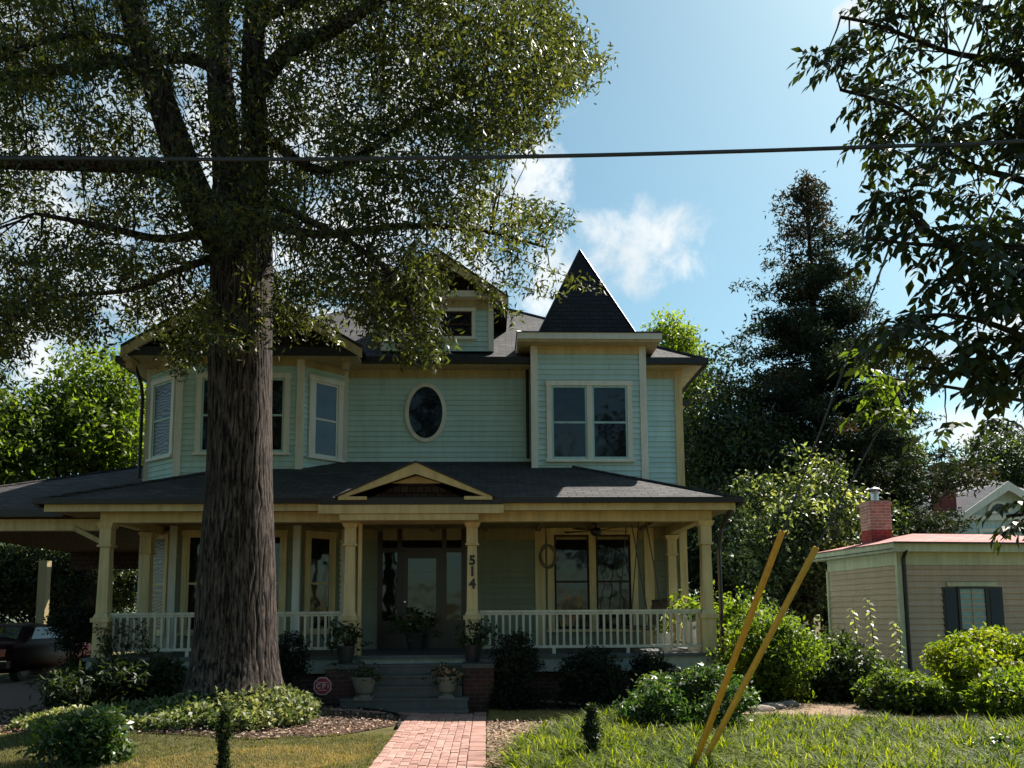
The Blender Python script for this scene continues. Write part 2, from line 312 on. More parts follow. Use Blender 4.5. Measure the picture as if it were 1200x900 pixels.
# ------------------------------------------------------------------ mesh builder
WLOC = {}
class MB:
    def __init__(s): s.v = []; s.f = []; s.mi = []; s.mats = []
    def mslot(s, m):
        m = M[m]
        if m not in s.mats: s.mats.append(m)
        return s.mats.index(m)
    def face(s, pts, m):
        k = len(s.v); s.v += [Vector(p) for p in pts]; s.f.append(list(range(k, k + len(pts)))); s.mi.append(s.mslot(m))
    def hexa(s, p, m):            # 8 corners: bottom ring 0-3, top ring 4-7
        k = len(s.v); s.v += [Vector(q) for q in p]; i = s.mslot(m)
        for q in ((3, 2, 1, 0), (4, 5, 6, 7), (0, 1, 5, 4), (1, 2, 6, 5), (2, 3, 7, 6), (3, 0, 4, 7)):
            s.f.append([k + a for a in q]); s.mi.append(i)
    def box(s, x0, x1, y0, y1, z0, z1, m):
        s.hexa([(x0, y0, z0), (x1, y0, z0), (x1, y1, z0), (x0, y1, z0), (x0, y0, z1), (x1, y0, z1), (x1, y1, z1), (x0, y1, z1)], m)
    def frust(s, x, y, z0, z1, a0, a1, m):
        s.hexa([(x - a0, y - a0, z0), (x + a0, y - a0, z0), (x + a0, y + a0, z0), (x - a0, y + a0, z0),
                (x - a1, y - a1, z1), (x + a1, y - a1, z1), (x + a1, y + a1, z1), (x - a1, y + a1, z1)], m)
    def slab(s, poly, t, mtop, mside):     # polygon with thickness t measured straight down
        n = len(poly); k = len(s.v)
        s.v += [Vector(p) for p in poly] + [Vector((p[0], p[1], p[2] - t)) for p in poly]
        s.f.append([k + i for i in range(n)]); s.mi.append(s.mslot(mtop))
        s.f.append([k + n + i for i in reversed(range(n))]); s.mi.append(s.mslot(mside))
        for i in range(n):
            j = (i + 1) % n; s.f.append([k + i, k + n + i, k + n + j, k + j]); s.mi.append(s.mslot(mside))
    def tube(s, pts, rad, m, seg=8, cap=True):
        pts = [Vector(p) for p in pts]; n = len(pts); k = len(s.v); i = s.mslot(m)
        if isinstance(rad, (int, float)): rad = [rad] * n
        prev = None
        for j, p in enumerate(pts):
            d = (pts[min(j + 1, n - 1)] - pts[max(j - 1, 0)]).normalized()
            if prev is None:
                a = d.cross(Vector((0, 0, 1)) if abs(d.z) < .9 else Vector((1, 0, 0))).normalized()
            else:
                a = (prev - d * prev.dot(d)).normalized()
            prev = a; b = d.cross(a)
            for q in range(seg):
                w = 2 * math.pi * q / seg; s.v.append(p + (a * math.cos(w) + b * math.sin(w)) * rad[j])
        for j in range(n - 1):
            for q in range(seg):
                q2 = (q + 1) % seg
                s.f.append([k + j * seg + q, k + j * seg + q2, k + (j + 1) * seg + q2, k + (j + 1) * seg + q]); s.mi.append(i)
        if cap:
            s.f.append([k + q for q in reversed(range(seg))]); s.mi.append(i)
            s.f.append([k + (n - 1) * seg + q for q in range(seg)]); s.mi.append(i)
    def lathe(s, c, prof, m, seg=20):      # prof: (radius, z)
        s.tubez = None
        k = len(s.v); i = s.mslot(m); c = Vector(c)
        for (r_, z) in prof:
            for q in range(seg):
                w = 2 * math.pi * q / seg; s.v.append(c + Vector((r_ * math.cos(w), r_ * math.sin(w), z)))
        for j in range(len(prof) - 1):
            for q in range(seg):
                q2 = (q + 1) % seg
                s.f.append([k + j * seg + q, k + j * seg + q2, k + (j + 1) * seg + q2, k + (j + 1) * seg + q]); s.mi.append(i)
        s.f.append([k + q for q in reversed(range(seg))]); s.mi.append(i)
        s.f.append([k + (len(prof) - 1) * seg + q for q in range(seg)]); s.mi.append(i)
    def build(s, name, parent=None, smooth=False, origin=None):
        me = bpy.data.meshes.new(name)
        V = np.array([tuple(p) for p in s.v]); 
        c = Vector(origin) if origin is not None else Vector(((V[:, 0].min() + V[:, 0].max()) / 2, (V[:, 1].min() + V[:, 1].max()) / 2, V[:, 2].min()))
        me.from_pydata([tuple(p - c) for p in s.v], [], s.f)
        for m in s.mats: me.materials.append(m)
        me.polygons.foreach_set('material_index', s.mi)
        uvl = me.uv_layers.new(name='UVMap'); uvs = np.zeros((len(me.loops), 2)); k = 0
        Z = Vector((0, 0, 1))
        for f in s.f:                       # metre-true planar mapping per face
            p = [s.v[i] for i in f]; n = (p[1] - p[0]).cross(p[2] - p[0])
            if n.length < 1e-9 and len(p) > 3: n = (p[2] - p[0]).cross(p[3] - p[0])
            n = n.normalized() if n.length > 1e-12 else Z
            if abs(n.z) > .985: a, b = Vector((1, 0, 0)), Vector((0, 1, 0))
            else: a = Z.cross(n).normalized(); b = n.cross(a)
            for q in p: uvs[k] = (q.dot(a), q.dot(b)); k += 1
        uvl.data.foreach_set('uv', uvs.ravel())
        if smooth: me.polygons.foreach_set('use_smooth', [True] * len(me.polygons))
        me.update()
        return link_obj(name, me, c, parent)
def link_obj(name, me, wloc, parent=None):
    o = bpy.data.objects.new(name, me); COL.objects.link(o)
    WLOC[o.name] = Vector(wloc)
    if parent is not None:
        o.parent = parent; o.location = Vector(wloc) - WLOC[parent.name]
    else: o.location = wloc
    return o
def thing(name, label, cat, loc=(0, 0, 0), group=None):
    o = bpy.data.objects.new(name, None); COL.objects.link(o); o.location = loc; o.empty_display_size = .3
    WLOC[o.name] = Vector(loc); return tag(o, label, cat, group)
def tag(o, label, cat, group=None):
    o['label'] = label; o['category'] = cat
    if group: o['group'] = group
    return o
def kind(o, k): o['kind'] = k; return o

# ------------------------------------------------------------------ ground shape
def gz(x, y):
    x = np.asarray(x, float); y = np.asarray(y, float)
    m = .34 * np.exp(-(((x + 4.3) / 1.9) ** 2 + ((y - 11.9) / 1.7) ** 2))
    w = .02 * np.sin(x * .9 + 1) * np.sin(y * .8)
    return m + w
def gzf(x, y): return float(gz(x, y))

# ------------------------------------------------------------------ leaves
def fast_mesh(name, V, nface, nv, mats, parent=None, wloc=(0, 0, 0), mi=None, smooth=False):
    """V: (nface*nv,3) world points, every face its own nv points"""
    me = bpy.data.meshes.new(name)
    V = np.asarray(V, np.float32) - np.array(tuple(wloc), np.float32)
    me.vertices.add(len(V)); me.vertices.foreach_set('co', V.ravel())
    me.loops.add(nface * nv); me.loops.foreach_set('vertex_index', np.arange(nface * nv, dtype=np.int32))
    me.polygons.add(nface); me.polygons.foreach_set('loop_start', np.arange(0, nface * nv, nv, dtype=np.int32))
    for m in mats: me.materials.append(M[m])
    if mi is not None: me.polygons.foreach_set('material_index', mi.astype(np.int32))
    me.update(calc_edges=True); me.validate()
    return link_obj(name, me, wloc, parent)
def unit(a): return a / (np.linalg.norm(a, axis=1, keepdims=True) + 1e-9)
def leaf_quads(P, D, N, L, W, fold=.25):
    D = unit(D); S = unit(np.cross(D, N)); N2 = np.cross(S, D)
    L = np.broadcast_to(np.asarray(L, float).reshape(-1, 1), (len(P), 1)); W = np.broadcast_to(np.asarray(W, float).reshape(-1, 1), (len(P), 1))
    a = P; c = P + D * L - N2 * L * .12
    b = P + D * L * .45 + S * W * .5 + N2 * W * fold; d = P + D * L * .45 - S * W * .5 + N2 * W * fold
    return np.stack([a, b, c, d], 1).reshape(-1, 3)
def rdir(n):
    return unit(rng.normal(size=(n, 3)))
def cluster_leaves(C, n, rad, L, W, up=.3, droop=.2, out=None, shape=(1, 1, .8)):
    """n leaves about every centre in C"""
    k = len(C); P = np.repeat(C, n, 0) + np.clip(rng.normal(size=(k * n, 3)), -2, 2) * rad * np.array(shape) * .6
    D = rdir(k * n); D[:, 2] -= droop
    N = rdir(k * n); N[:, 2] += up
    if out is not None: N += np.repeat(out, n, 0) * .7
    sz = rng.uniform(.65, 1.25, k * n)
    return leaf_quads(P, D, N, L * sz, W * sz)
def lobes(center, radii, nl, size, seed, low=.35):
    g = np.random.default_rng(seed)
    d = unit(g.normal(size=(nl, 3))); d[:, 2] = np.where(g.random(nl) < .6, np.abs(d[:, 2]), d[:, 2] * .9)
    q = np.array(center) + d * np.array(radii) * g.uniform(.45, 1.0, (nl, 1))
    s = size * g.uniform(.65, 1.25, nl)
    return q, s
def shell_points(q, s, n, g, inner=.55, flat=.85):
    i = g.choice(len(q), n, p=s ** 2 / (s ** 2).sum())
    d = unit(g.normal(size=(n, 3)))
    r_ = g.uniform(inner, 1.05, (n, 1)) 
    return q[i] + d * r_ * s[i][:, None] * np.array((1, 1, flat)), d

def limb_mesh(mb, p0, p1, r0, r1, m='bark2', wob=.1, n=6, seg=6):
    p0, p1 = Vector(p0), Vector(p1); L = (p1 - p0).length
    pts = []
    for i in range(n + 1):
        f = i / n; w = math.sin(f * math.pi) * wob * L
        pts.append(p0.lerp(p1, f) + Vector((random.uniform(-1, 1), random.uniform(-1, 1), random.uniform(-.3, .6))) * w * .5)
    mb.tube(pts, [r0 + (r1 - r0) * i / n for i in range(n + 1)], m, seg)

def leafy_tree(name, label, u, v_top, v_low, half_u, Y, leafmat, nclust, nleaf, L, W, seed, rad=.5, trunk_r=.2, nl=16, group=None, depth=None, flat=.9, cat='tree', leaf2=None, z0=0):
    """broadleaf tree: trunk, limbs, and a crown of leaf clumps"""
    top = PY(u, v_top, Y); low = PY(u, v_low, Y); hw = half_u / F_PX * Y
    x = top.x; zt, zl = top.z, max(low.z, .6); cz = (zt + zl) / 2; hz = (zt - zl) / 2; dp = depth or hw
    g = np.random.default_rng(seed)
    root = thing(name, label, cat, (x, Y, z0), group)
    size = min(hw, hz) * .46
    q, s = lobes((x, Y, cz - hz * .1), (hw - size * .7, dp - size * .5, hz - size * .6), nl, size, seed)
    q = np.vstack([q, [[x, Y, zt - size * .95]]]); s = np.append(s, size * .95)
    C, o = shell_points(q, s, nclust, g)
    keep = C[:, 2] > z0 + .3; C, o = C[keep], o[keep]
    V = cluster_leaves(C, nleaf, rad, L, W, .35, .25, o)
    nf = len(V) // 4; mi = None; mats = [leafmat]
    if leaf2: mats.append(leaf2); mi = np.repeat(g.random(len(C)) < .25, nleaf)[:nf].astype(int)
    mb = MB()
    fork = Vector((x, Y, max(zl + hz * .25, z0 + 1)))
    mb.tube([(x, Y, z0 - .2), (x + .05, Y, z0 + .6), ((x + fork.x) / 2 + .08, Y, (z0 + fork.z) / 2), fork], [trunk_r * 1.5, trunk_r * 1.1, trunk_r, trunk_r * .8], 'bark2', 10)
    for i in range(len(q)): limb_mesh(mb, fork - Vector((0, 0, random.uniform(0, hz * .3))), q[i], trunk_r * .45, .02)
    mb.build('trunk', root, True)
    fast_mesh('crown', V, nf, 4, mats, root, root.location, mi)
    return root

def unseen_street_tree(x, y, h, w, seed):
    '''unseen tree added behind the camera: blocks low sky to darken the house, shows in window panes'''
    g = np.random.default_rng(seed); root = thing('unseen_street_tree', 'unseen broad street tree added across the road to shade the house', 'tree', (x, y, 0), 'unseen street trees added for shade')
    q, s = lobes((x, y, h * .58), (w * .75, w * .7, h * .36), 16, w * .42, seed); C, o = shell_points(q, s, 900, g); C = C[C[:, 2] > 1.5]
    V = cluster_leaves(C, 12, .7, .42, .20, .3, .2); mb = MB(); mb.tube([(x, y, -.2), (x, y, 2.5), (x + .1, y, h * .45)], [.45, .34, .26], 'bark2', 10)
    for i in range(len(q)): limb_mesh(mb, (x, y, h * .3), q[i], .14, .03)
    mb.build('trunk', root, True); fast_mesh('crown', V, len(V) // 4, 4, ['leaf_mid'], root, root.location)
def shrub(name, label, u, v_top, half_u, Y, leafmat, nclust, nleaf, L, W, seed, rad=.12, nl=9, vb=None, depth=None, group=None, cat='shrub', inner=.5, leaf2=None, x=None, flat=1.0, flower=None):
    top = PY(u, v_top, Y); hw = half_u / F_PX * Y; xx = top.x if x is None else x; zb = gzf(xx, Y)
    h = top.z - zb; g = np.random.default_rng(seed); dp = depth or hw
    root = thing(name, label, cat, (xx, Y, zb), group)
    hw *= 1.12; dp *= 1.1; size = min(hw, h * .6) * .56; nclust = int(nclust * 1.35); nl += 3
    q, s = lobes((xx, Y, zb + h * .45), (max(hw - size * .8, .03), max(dp - size * .8, .03), max(h * .52 - size * .5, .05)), nl, size, seed)
    q[:, 2] = np.maximum(q[:, 2], zb + s * .6); low = np.arange(0, nl, 3); q[low, 2] = zb + s[low] * .62
    q = np.vstack([q, [[xx + g.uniform(-.3, .3) * hw, Y, zb + h - size * .9]]]); s = np.append(s, size * .9)
    C, o = shell_points(q, s, nclust, g, inner)
    keep = C[:, 2] > zb + .03; C, o = C[keep], o[keep]
    V = cluster_leaves(C, nleaf, rad, L, W, .45, .1, o); nf = len(V) // 4; mats = [leafmat]; mi = None
    if leaf2: mats.append(leaf2); mi = np.repeat(g.random(len(C)) < .3, nleaf)[:nf].astype(int)
    mb = MB()
    for i in range(len(q)):
        b0 = (xx + g.uniform(-.12, .12) * hw, Y + g.uniform(-.12, .12) * dp, zb - .05); limb_mesh(mb, b0, q[i], .018, .005, n=5, seg=5)
        for _ in range(3):
            e = q[i] + unit(g.normal(size=(1, 3)))[0] * s[i] * .9; limb_mesh(mb, q[i], e, .006, .003, n=3, seg=4)
    mb.build('stems', root, True)
    fast_mesh('foliage', V, nf, 4, mats, root, root.location, mi)
    if flower:
        k = g.choice(len(C), min(flower, len(C)), replace=False)
        k = k[C[k][:, 2] > zb + h * .4]
        V = cluster_leaves(C[k] + o[k] * .04, 6, .03, .035, .03, .2, 0); fast_mesh('flowers', V, len(V) // 4, 4, ['flower'], root, root.location)
    return root


# ================================================================== SETTING: ground, path, drive
def ground_sheet():
    xs = np.concatenate([[-600, -200, -80, -40, -25], np.arange(-18, 18.01, .4), [25, 40, 80, 200, 600]])
    ys = np.concatenate([[-600, -200, -60, -20, -6], np.arange(0, 30.01, .4), [40, 60, 100, 200, 900]])
    X, Y = np.meshgrid(xs, ys); Z = gz(X, Y); n, k = X.shape
    me = bpy.data.meshes.new('lawn')
    vs = np.stack([X, Y, Z], -1).reshape(-1, 3)
    fs = [(j * k + i, j * k + i + 1, (j + 1) * k + i + 1, (j + 1) * k + i) for j in range(n - 1) for i in range(k - 1)]
    me.from_pydata(vs.tolist(), [], fs); me.materials.append(M['lawn'])
    me.polygons.foreach_set('use_smooth', [True] * len(fs))
    o = bpy.data.objects.new('lawn', me); COL.objects.link(o); return kind(o, 'structure')
ground_sheet()
def sheet(name, outline, m, dz, step=.25):
    """a sheet that follows the ground, cut to a plan outline"""
    bm = bmesh.new()
    x0 = min(p[0] for p in outline); x1 = max(p[0] for p in outline); y0 = min(p[1] for p in outline); y1 = max(p[1] for p in outline)
    f = bm.faces.new([bm.verts.new((p[0], p[1], 0)) for p in outline])
    for a, b_, ax in ((x0, x1, 0), (y0, y1, 1)):
        k = int((b_ - a) / step)
        for i in range(1, k + 1):
            c = [0, 0, 0]; c[ax] = a + (b_ - a) * i / (k + 1); nn = [0, 0, 0]; nn[ax] = 1
            bmesh.ops.bisect_plane(bm, geom=bm.verts[:] + bm.edges[:] + bm.faces[:], plane_co=c, plane_no=nn)
    for v in bm.verts: v.co.z = gzf(v.co.x, v.co.y) + dz
    me = bpy.data.meshes.new(name); bm.to_mesh(me); bm.free(); me.materials.append(M[m])
    me.polygons.foreach_set('use_smooth', [True] * len(me.polygons))
    o = bpy.data.objects.new(name, me); COL.objects.link(o); return o
def inside(px, py, poly):
    px = np.asarray(px); py = np.asarray(py); r_ = np.zeros(px.shape, bool); n = len(poly); j = n - 1
    for i in range(n):
        xi, yi = poly[i]; xj, yj = poly[j]
        c = ((yi > py) != (yj > py)) & (px < (xj - xi) * (py - yi) / (yj - yi + 1e-12) + xi); r_ ^= c; j = i
    return r_
def scatter(poly, n, g):
    a = np.array(poly); lo, hi = a.min(0), a.max(0); out = np.zeros((0, 2))
    while len(out) < n:
        p = g.uniform(lo, hi, (n * 2, 2)); out = np.vstack([out, p[inside(p[:, 0], p[:, 1], poly)]])
    return out[:n]
BED = [(-9.5, 14.5), (-9.2, 13.2), (-7.6, 12.6), (-7.3, 11.4), (-6.1, 10.6), (-4.6, 10.35), (-2.9, 10.25), (-1.9, 10.7), (-1.32, 11.6), (-1.28, 12.7), (-1.75, 13.35), (-2.8, 13.9), (-2.8, 14.6)]
kind(sheet('mulch_bed', BED, 'bed', .012), 'structure')
DRIVE = [(-22, 14.6), (-22, 13.3), (-9.6, 13.2), (-8.1, 13.6), (-7.6, 14.7), (-7.6, 24), (-13, 24), (-13, 14.6)]
kind(sheet('driveway', DRIVE, 'drive', .01), 'structure')
CHIPBED = [(.0, 7.5), (.4, 7.5), (.5, 9.2), (.8, 10.4), (1.3, 11.3), (1.5, 12.0), (.75, 12.1), (.0, 12.2)]
kind(sheet('wood_chip_strip', CHIPBED, 'straw', .012), 'structure')
STRAW = [(3.6, 12.7), (5.2, 12.25), (7.0, 11.8), (9.4, 11.3), (10.5, 12.6), (8.5, 13.3), (6.0, 14.0), (4.4, 14.2)]
kind(sheet('pine_straw_path', STRAW, 'straw', .012), 'structure')
HB = [(.1, 14.6), (.1, 13.75), (1.8, 13.35), (3.6, 13.4), (5.5, 14.2), (6.2, 17.5), (4.2, 17.5), (4.2, 14.6)]
kind(sheet('foundation_bed', HB, 'bed', .014), 'structure')

# brick path: each brick laid lengthwise, one long soldier row at the right edge
def brick_path():
    kind(sheet('path', [(-1.22, 5.5), (-.02, 5.5), (-.02, 13.0), (-.2, 13.05), (-2.65, 13.05), (-2.55, 12.75), (-1.75, 12.85), (-1.28, 12.4), (-1.22, 11.5)], 'mortar', .016), 'structure')
    g = np.random.default_rng(5); V = []
    def brick(x0, x1, y0, y1):
        zg = gzf((x0 + x1) / 2, (y0 + y1) / 2); z = zg + .032 + g.normal() * .0018; j = g.normal(size=4) * .002; t = g.normal(size=4) * .0015; e = .007
        b = [(x0 + j[0], y0 + j[1]), (x1 + j[2], y0 + j[1]), (x1 + j[2], y1 + j[3]), (x0 + j[0], y1 + j[3])]
        tp = [(b[0][0] + e, b[0][1] + e, z + t[0]), (b[1][0] - e, b[1][1] + e, z + t[1]), (b[2][0] - e, b[2][1] - e, z + t[2]), (b[3][0] + e, b[3][1] - e, z + t[3])]
        bt = [(p[0], p[1], zg - .02) for p in b]; md = [(p[0], p[1], z - .008) for p in b]
        k = len(V); V.extend(bt + md + tp)
        for i in range(4):
            q = (i + 1) % 4; F.append((k + i, k + q, k + 4 + q, k + 4 + i)); F.append((k + 4 + i, k + 4 + q, k + 8 + q, k + 8 + i))
        F.append((k + 8, k + 9, k + 10, k + 11))
    F = []
    cols = 10; w = (1.22 - .02 - .2) / cols
    for c in range(cols):
        y = 5.5 - g.uniform(0, .2) - (.1 if c % 2 else 0)
        while y < 12.35:
            brick(-1.22 + c * w + .003, -1.22 + (c + 1) * w - .003, y + .003, y + .2 - .003); y += .2
    y = 5.45
    while y < 13.0: brick(-.215, -.02, y + .003, y + .3 - .003); y += .3
    for rr in range(6):                      # the landing in front of the steps, laid crosswise
        x = -2.6 + .1 * (rr % 2)
        while x < -.23:
            if x > -1.26 or rr >= 4 - (x + 2.6) * -1.0 or rr > 3: 
                y0 = 12.42 + rr * .103; brick(x + .003, min(x + .2, -.22) - .003, y0 + .003, y0 + .1)
            x += .2
    me = bpy.data.meshes.new('brick_paving'); me.from_pydata(V, [], F); me.materials.append(M['pathbrick'])
    o = bpy.data.objects.new('brick_paving', me); COL.objects.link(o); kind(o, 'structure')
brick_path()
mb = MB()
pts = [(-1.24, 11.3), (-1.27, 12.0), (-1.35, 12.6), (-1.62, 13.0), (-2.1, 13.35), (-2.75, 13.75)]
for i in range(len(pts) - 1):
    a, b_ = pts[i], pts[i + 1]; za, zb = gzf(*a), gzf(*b_)
    mb.hexa([(a[0] - .012, a[1], za - .05), (a[0] + .012, a[1], za - .05), (b_[0] + .012, b_[1], zb - .05), (b_[0] - .012, b_[1], zb - .05),
             (a[0] - .012, a[1], za + .06), (a[0] + .012, a[1], za + .06), (b_[0] + .012, b_[1], zb + .06), (b_[0] - .012, b_[1], zb + .06)], 'black')
tag(mb.build('bed_edging'), 'dark metal edging strip curving between the mulch bed and the brick path', 'edging')

# ================================================================== THE HOUSE
class Facet:
    def __init__(s, p0, p1):
        s.p0 = Vector((p0[0], p0[1])); s.p1 = Vector((p1[0], p1[1])); s.d = (s.p1 - s.p0); s.L = s.d.length; s.d.normalize(); s.n = Vector((s.d.y, -s.d.x))
    def P(s, a, n, z): q = s.p0 + s.d * a + s.n * n; return Vector((q.x, q.y, z))
    def hit(s, u, v):
        r_ = ray(u, v); den = r_.x * s.n.x + r_.y * s.n.y; t = (s.p0.x * s.n.x + s.p0.y * s.n.y) / den
        q = Vector((r_.x * t, r_.y * t)); return (q - s.p0).dot(s.d), EYE + r_.z * t
def fbox(mb, f, s0, s1, n0, n1, z0, z1, m):
    mb.hexa([f.P(s0, n1, z0), f.P(s1, n1, z0), f.P(s1, n0, z0), f.P(s0, n0, z0), f.P(s0, n1, z1), f.P(s1, n1, z1), f.P(s1, n0, z1), f.P(s0, n0, z1)], m)
def siding(mb, f, s0, s1, z0, z1, m, e=.118):
    z = z0
    while z < z1 - .005:
        t = min(z + e, z1); j = random.uniform(-.0015, .0015)
        a = s0; b_ = s0 + random.uniform(.8, 4.2)
        while a < s1 - .001:
            if s1 - b_ < .5: b_ = s1
            b_ = min(b_, s1); q = b_ - (.004 if b_ < s1 else 0); j2 = j + random.uniform(-.0025, .0025)
            mb.face([f.P(a, .027 + j2, z), f.P(q, .027 + j2, z), f.P(q, .002, t), f.P(a, .002, t)], m)
            mb.face([f.P(a, 0, z), f.P(q, 0, z), f.P(q, .027 + j2, z), f.P(a, .027 + j2, z)], m)
            if q < b_: mb.face([f.P(q, -.001, z), f.P(b_, -.001, z), f.P(b_, -.001, t), f.P(q, -.001, t)], m)
            a = b_; b_ = a + random.uniform(2.2, 4.2)
        z = t
def window(parent, f, s0, s1, z0, z1, cw=.11, n=1, g='glass', casing='white', sash='mint_trim', label=None, split=.5, sill=True, muntin=False, gm=None):
    mb = MB(); ext = .065
    fbox(mb, f, s0, s0 + cw, -.01, ext, z0 + .04, z1 - cw, casing); fbox(mb, f, s1 - cw, s1, -.01, ext, z0 + .04, z1 - cw, casing)
    fbox(mb, f, s0 - .015, s1 + .015, -.01, ext + .012, z1 - cw, z1, casing)
    if sill: fbox(mb, f, s0 - .03, s1 + .03, -.01, ext + .05, z0 - .02, z0 + .04, casing)
    iw = (s1 - s0 - 2 * cw - (n - 1) * cw) / n
    for i in range(1, n): fbox(mb, f, s0 + cw + i * iw + (i - 1) * cw, s0 + cw + i * (iw + cw), -.01, ext, z0 + .04, z1 - cw, casing)
    w = mb.build('window', parent)
    if label: w['label'] = label
    for i in range(n):
        a = s0 + cw + i * (iw + cw); b_ = a + iw; zb, zt = z0 + .04, z1 - cw; zm = zb + (zt - zb) * split; r_ = .045
        sb = MB()
        for (x0, x1, y0, y1) in ((a, a + r_, zb, zt), (b_ - r_, b_, zb, zt), (a + r_, b_ - r_, zb, zb + .06), (a + r_, b_ - r_, zt - r_, zt), (a + r_, b_ - r_, zm - .022, zm + .022)):
            fbox(sb, f, x0, x1, .0, .044, y0, y1, sash)
        if muntin: fbox(sb, f, (a + b_) / 2 - .012, (a + b_) / 2 + .012, .02, .034, zb + .06, zt - r_, sash)
        sb.build('sash', w)
        pb = MB(); fbox(pb, f, a + r_, b_ - r_, -.005, .031, zb + .06, zt - r_, (gm[i] if gm else g)); pb.build('pane', w)
    return w
H = thing('victorian_house', 'mint green two storey wooden house with wraparound porch, pointed turret roof and cream trim', 'house', (-1.5, 17.6, 0))
ZF, YP, YW = .88, 14.7, 17.6            # porch floor, column line, front wall
ZE, YE, MS = 3.65, 14.25, .40           # porch eave and slope
XA = PY(172, 560, 17.6).x; XB = PY(207, 560, 16.85).x; XC = PY(350, 560, 16.85).x; XD = PY(404, 540, 17.6).x; XR = PY(797, 540, 17.6).x
YB, YT = 16.85, 16.95
Z2 = 7.15
fA, fB, fC = Facet((XA, YW), (XB, YB)), Facet((XB, YB), (XC, YB)), Facet((XC, YB), (XD, YW))
fM = Facet((XD, YW), (XR, YW))
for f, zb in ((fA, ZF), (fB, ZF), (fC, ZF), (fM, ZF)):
    mb = MB(); siding(mb, f, 0, f.L, zb, ZE - .1, 'sage_shaded'); mb.build('wall', H)
    mb = MB(); siding(mb, f, 0, f.L, ZE - .1, Z2, 'mint'); mb.build('wall', H)
# body of the house behind the front walls
mb = MB()
fR = Facet((XR, YW), (XR, 26.6)); siding(mb, fR, 0, fR.L, .3, Z2, 'mint'); mb.build('wall', H)
mb = MB(); fL = Facet((XA, 26.6), (XA, YW)); siding(mb, fL, 0, fL.L, .3, Z2, 'mint'); mb.build('wall', H)
mb = MB(); fK = Facet((XR, 26.6), (XA, 26.6)); siding(mb, fK, 0, fK.L, .3, Z2, 'mint'); mb.build('wall', H)
# corner boards
def corner(x, y, z0, z1, w=.075, m='white'):
    mb = MB(); mb.box(x - w, x + w, y - w * .6, y + w * .6, z0, z1, m); mb.build('corner_board', H)
for (x, y) in ((XA, YW), (XB, YB), (XC, YB), (XD - .02, YW - .02)): corner(x, y, ZF, Z2, m='white' if x < -3.5 else 'white')
corner(XR, YW, ZF, Z2, .085, 'cream')
# frieze boards
def frieze(f, z0, z1, m='soffit', n=.04):
    mb = MB(); fbox(mb, f, 0, f.L, -.005, n, z0, z1, m); mb.build('frieze_board', H)
for f in (fA, fB, fC): frieze(f, 6.93, Z2)
TX0 = PY(626.5, 500, YT).x; TX1 = PY(754.5, 500, YT).x
fM1 = Facet((XD, YW), (TX0, YW)); fM2 = Facet((TX1, YW), (XR, YW)); frieze(fM1, 6.88, Z2); frieze(fM2, 6.88, Z2)
# ---------------- main roof
EX0, EX1, EY0, EY1, ZM, MM = XA - .5, PY(826, 424, 17.15).x, 17.15, 27.0, PY(500, 420, 17.15).z, .66
hd = (EY1 - EY0) / 2; rx0, rx1, rz = EX0 + hd, EX1 - hd, ZM + MM * hd
mb = MB()
for poly in ([(EX0, EY0, ZM), (EX1, EY0, ZM), (rx1, EY0 + hd, rz), (rx0, EY0 + hd, rz)], [(EX1, EY0, ZM), (EX1, EY1, ZM), (rx1, EY0 + hd, rz)],
             [(EX1, EY1, ZM), (EX0, EY1, ZM), (rx0, EY0 + hd, rz), (rx1, EY0 + hd, rz)], [(EX0, EY1, ZM), (EX0, EY0, ZM), (rx0, EY0 + hd, rz)]):
    mb.slab(poly, .05, 'roof', 'gutter')
mb.tube([(EX1, EY0, ZM + .01), (rx1, EY0 + hd, rz + .01)], .035, 'roof', 6); mb.tube([(rx0, EY0 + hd, rz + .01), (rx1, EY0 + hd, rz + .01)], .04, 'roof', 6)
mb.build('roof', H)
mb = MB(); mb.box(EX0 + .05, EX1 - .05, EY0 + .05, EY1 - .05, ZM - .13, ZM - .085, 'soffit'); mb.build('soffit', H)
mb = MB()
for (x0, x1, y0, y1) in ((EX0 - .06, EX1 + .06, EY0 - .09, EY0 + .03), (EX1 - .03, EX1 + .07, EY0 + .03, EY1), (EX0 - .07, EX0 + .03, EY0 + .03, EY1)):
    mb.box(x0, x1, y0, y1, ZM - .12, ZM + .015, 'gutter')
mb.build('gutter', H)
# ---------------- turret
TZ = PY(690, 401, 16.65).z; TD = 2.35
TY1 = YT + TD
fT = Facet((TX0, YT), (TX1, YT)); fTR = Facet((TX1, YT), (TX1, TY1)); fTL = Facet((TX0, TY1), (TX0, YT))
mb = MB()
for f in (fT, fTR, fTL): siding(mb, f, 0, f.L, 4.3, TZ, 'mint')
fTB = Facet((TX1, TY1), (TX0, TY1)); siding(mb, fTB, 0, fTB.L, 7.0, TZ, 'mint')
mb.build('tower_wall', H)
for (x, y) in ((TX0, YT), (TX1, YT)): corner(x, y, 4.4, TZ, .075)
mb = MB(); fbox(mb, fT, .075, fT.L - .075, -.005, .03, TZ - .17, TZ, 'cream'); fbox(mb, fTR, .05, fTR.L, -.005, .03, TZ - .17, TZ, 'cream'); mb.build('frieze_board', H)
o_ = .34; ox0, ox1, oy0, oy1 = TX0 - o_, TX1 + o_, YT - o_, TY1 + o_
mb = MB(); mb.box(ox0, ox1, oy0, oy1, TZ, TZ + .05, 'soffit'); mb.box(ox0 - .03, ox1 + .03, oy0 - .03, oy1 + .03, TZ + .052, TZ + .19, 'white'); mb.build('eave_fascia', H)
cx, cy = (TX0 + TX1) / 2, (YT + TY1) / 2; tz1 = TZ + .20; ap = PY(684, 293, cy).z; i_ = .12
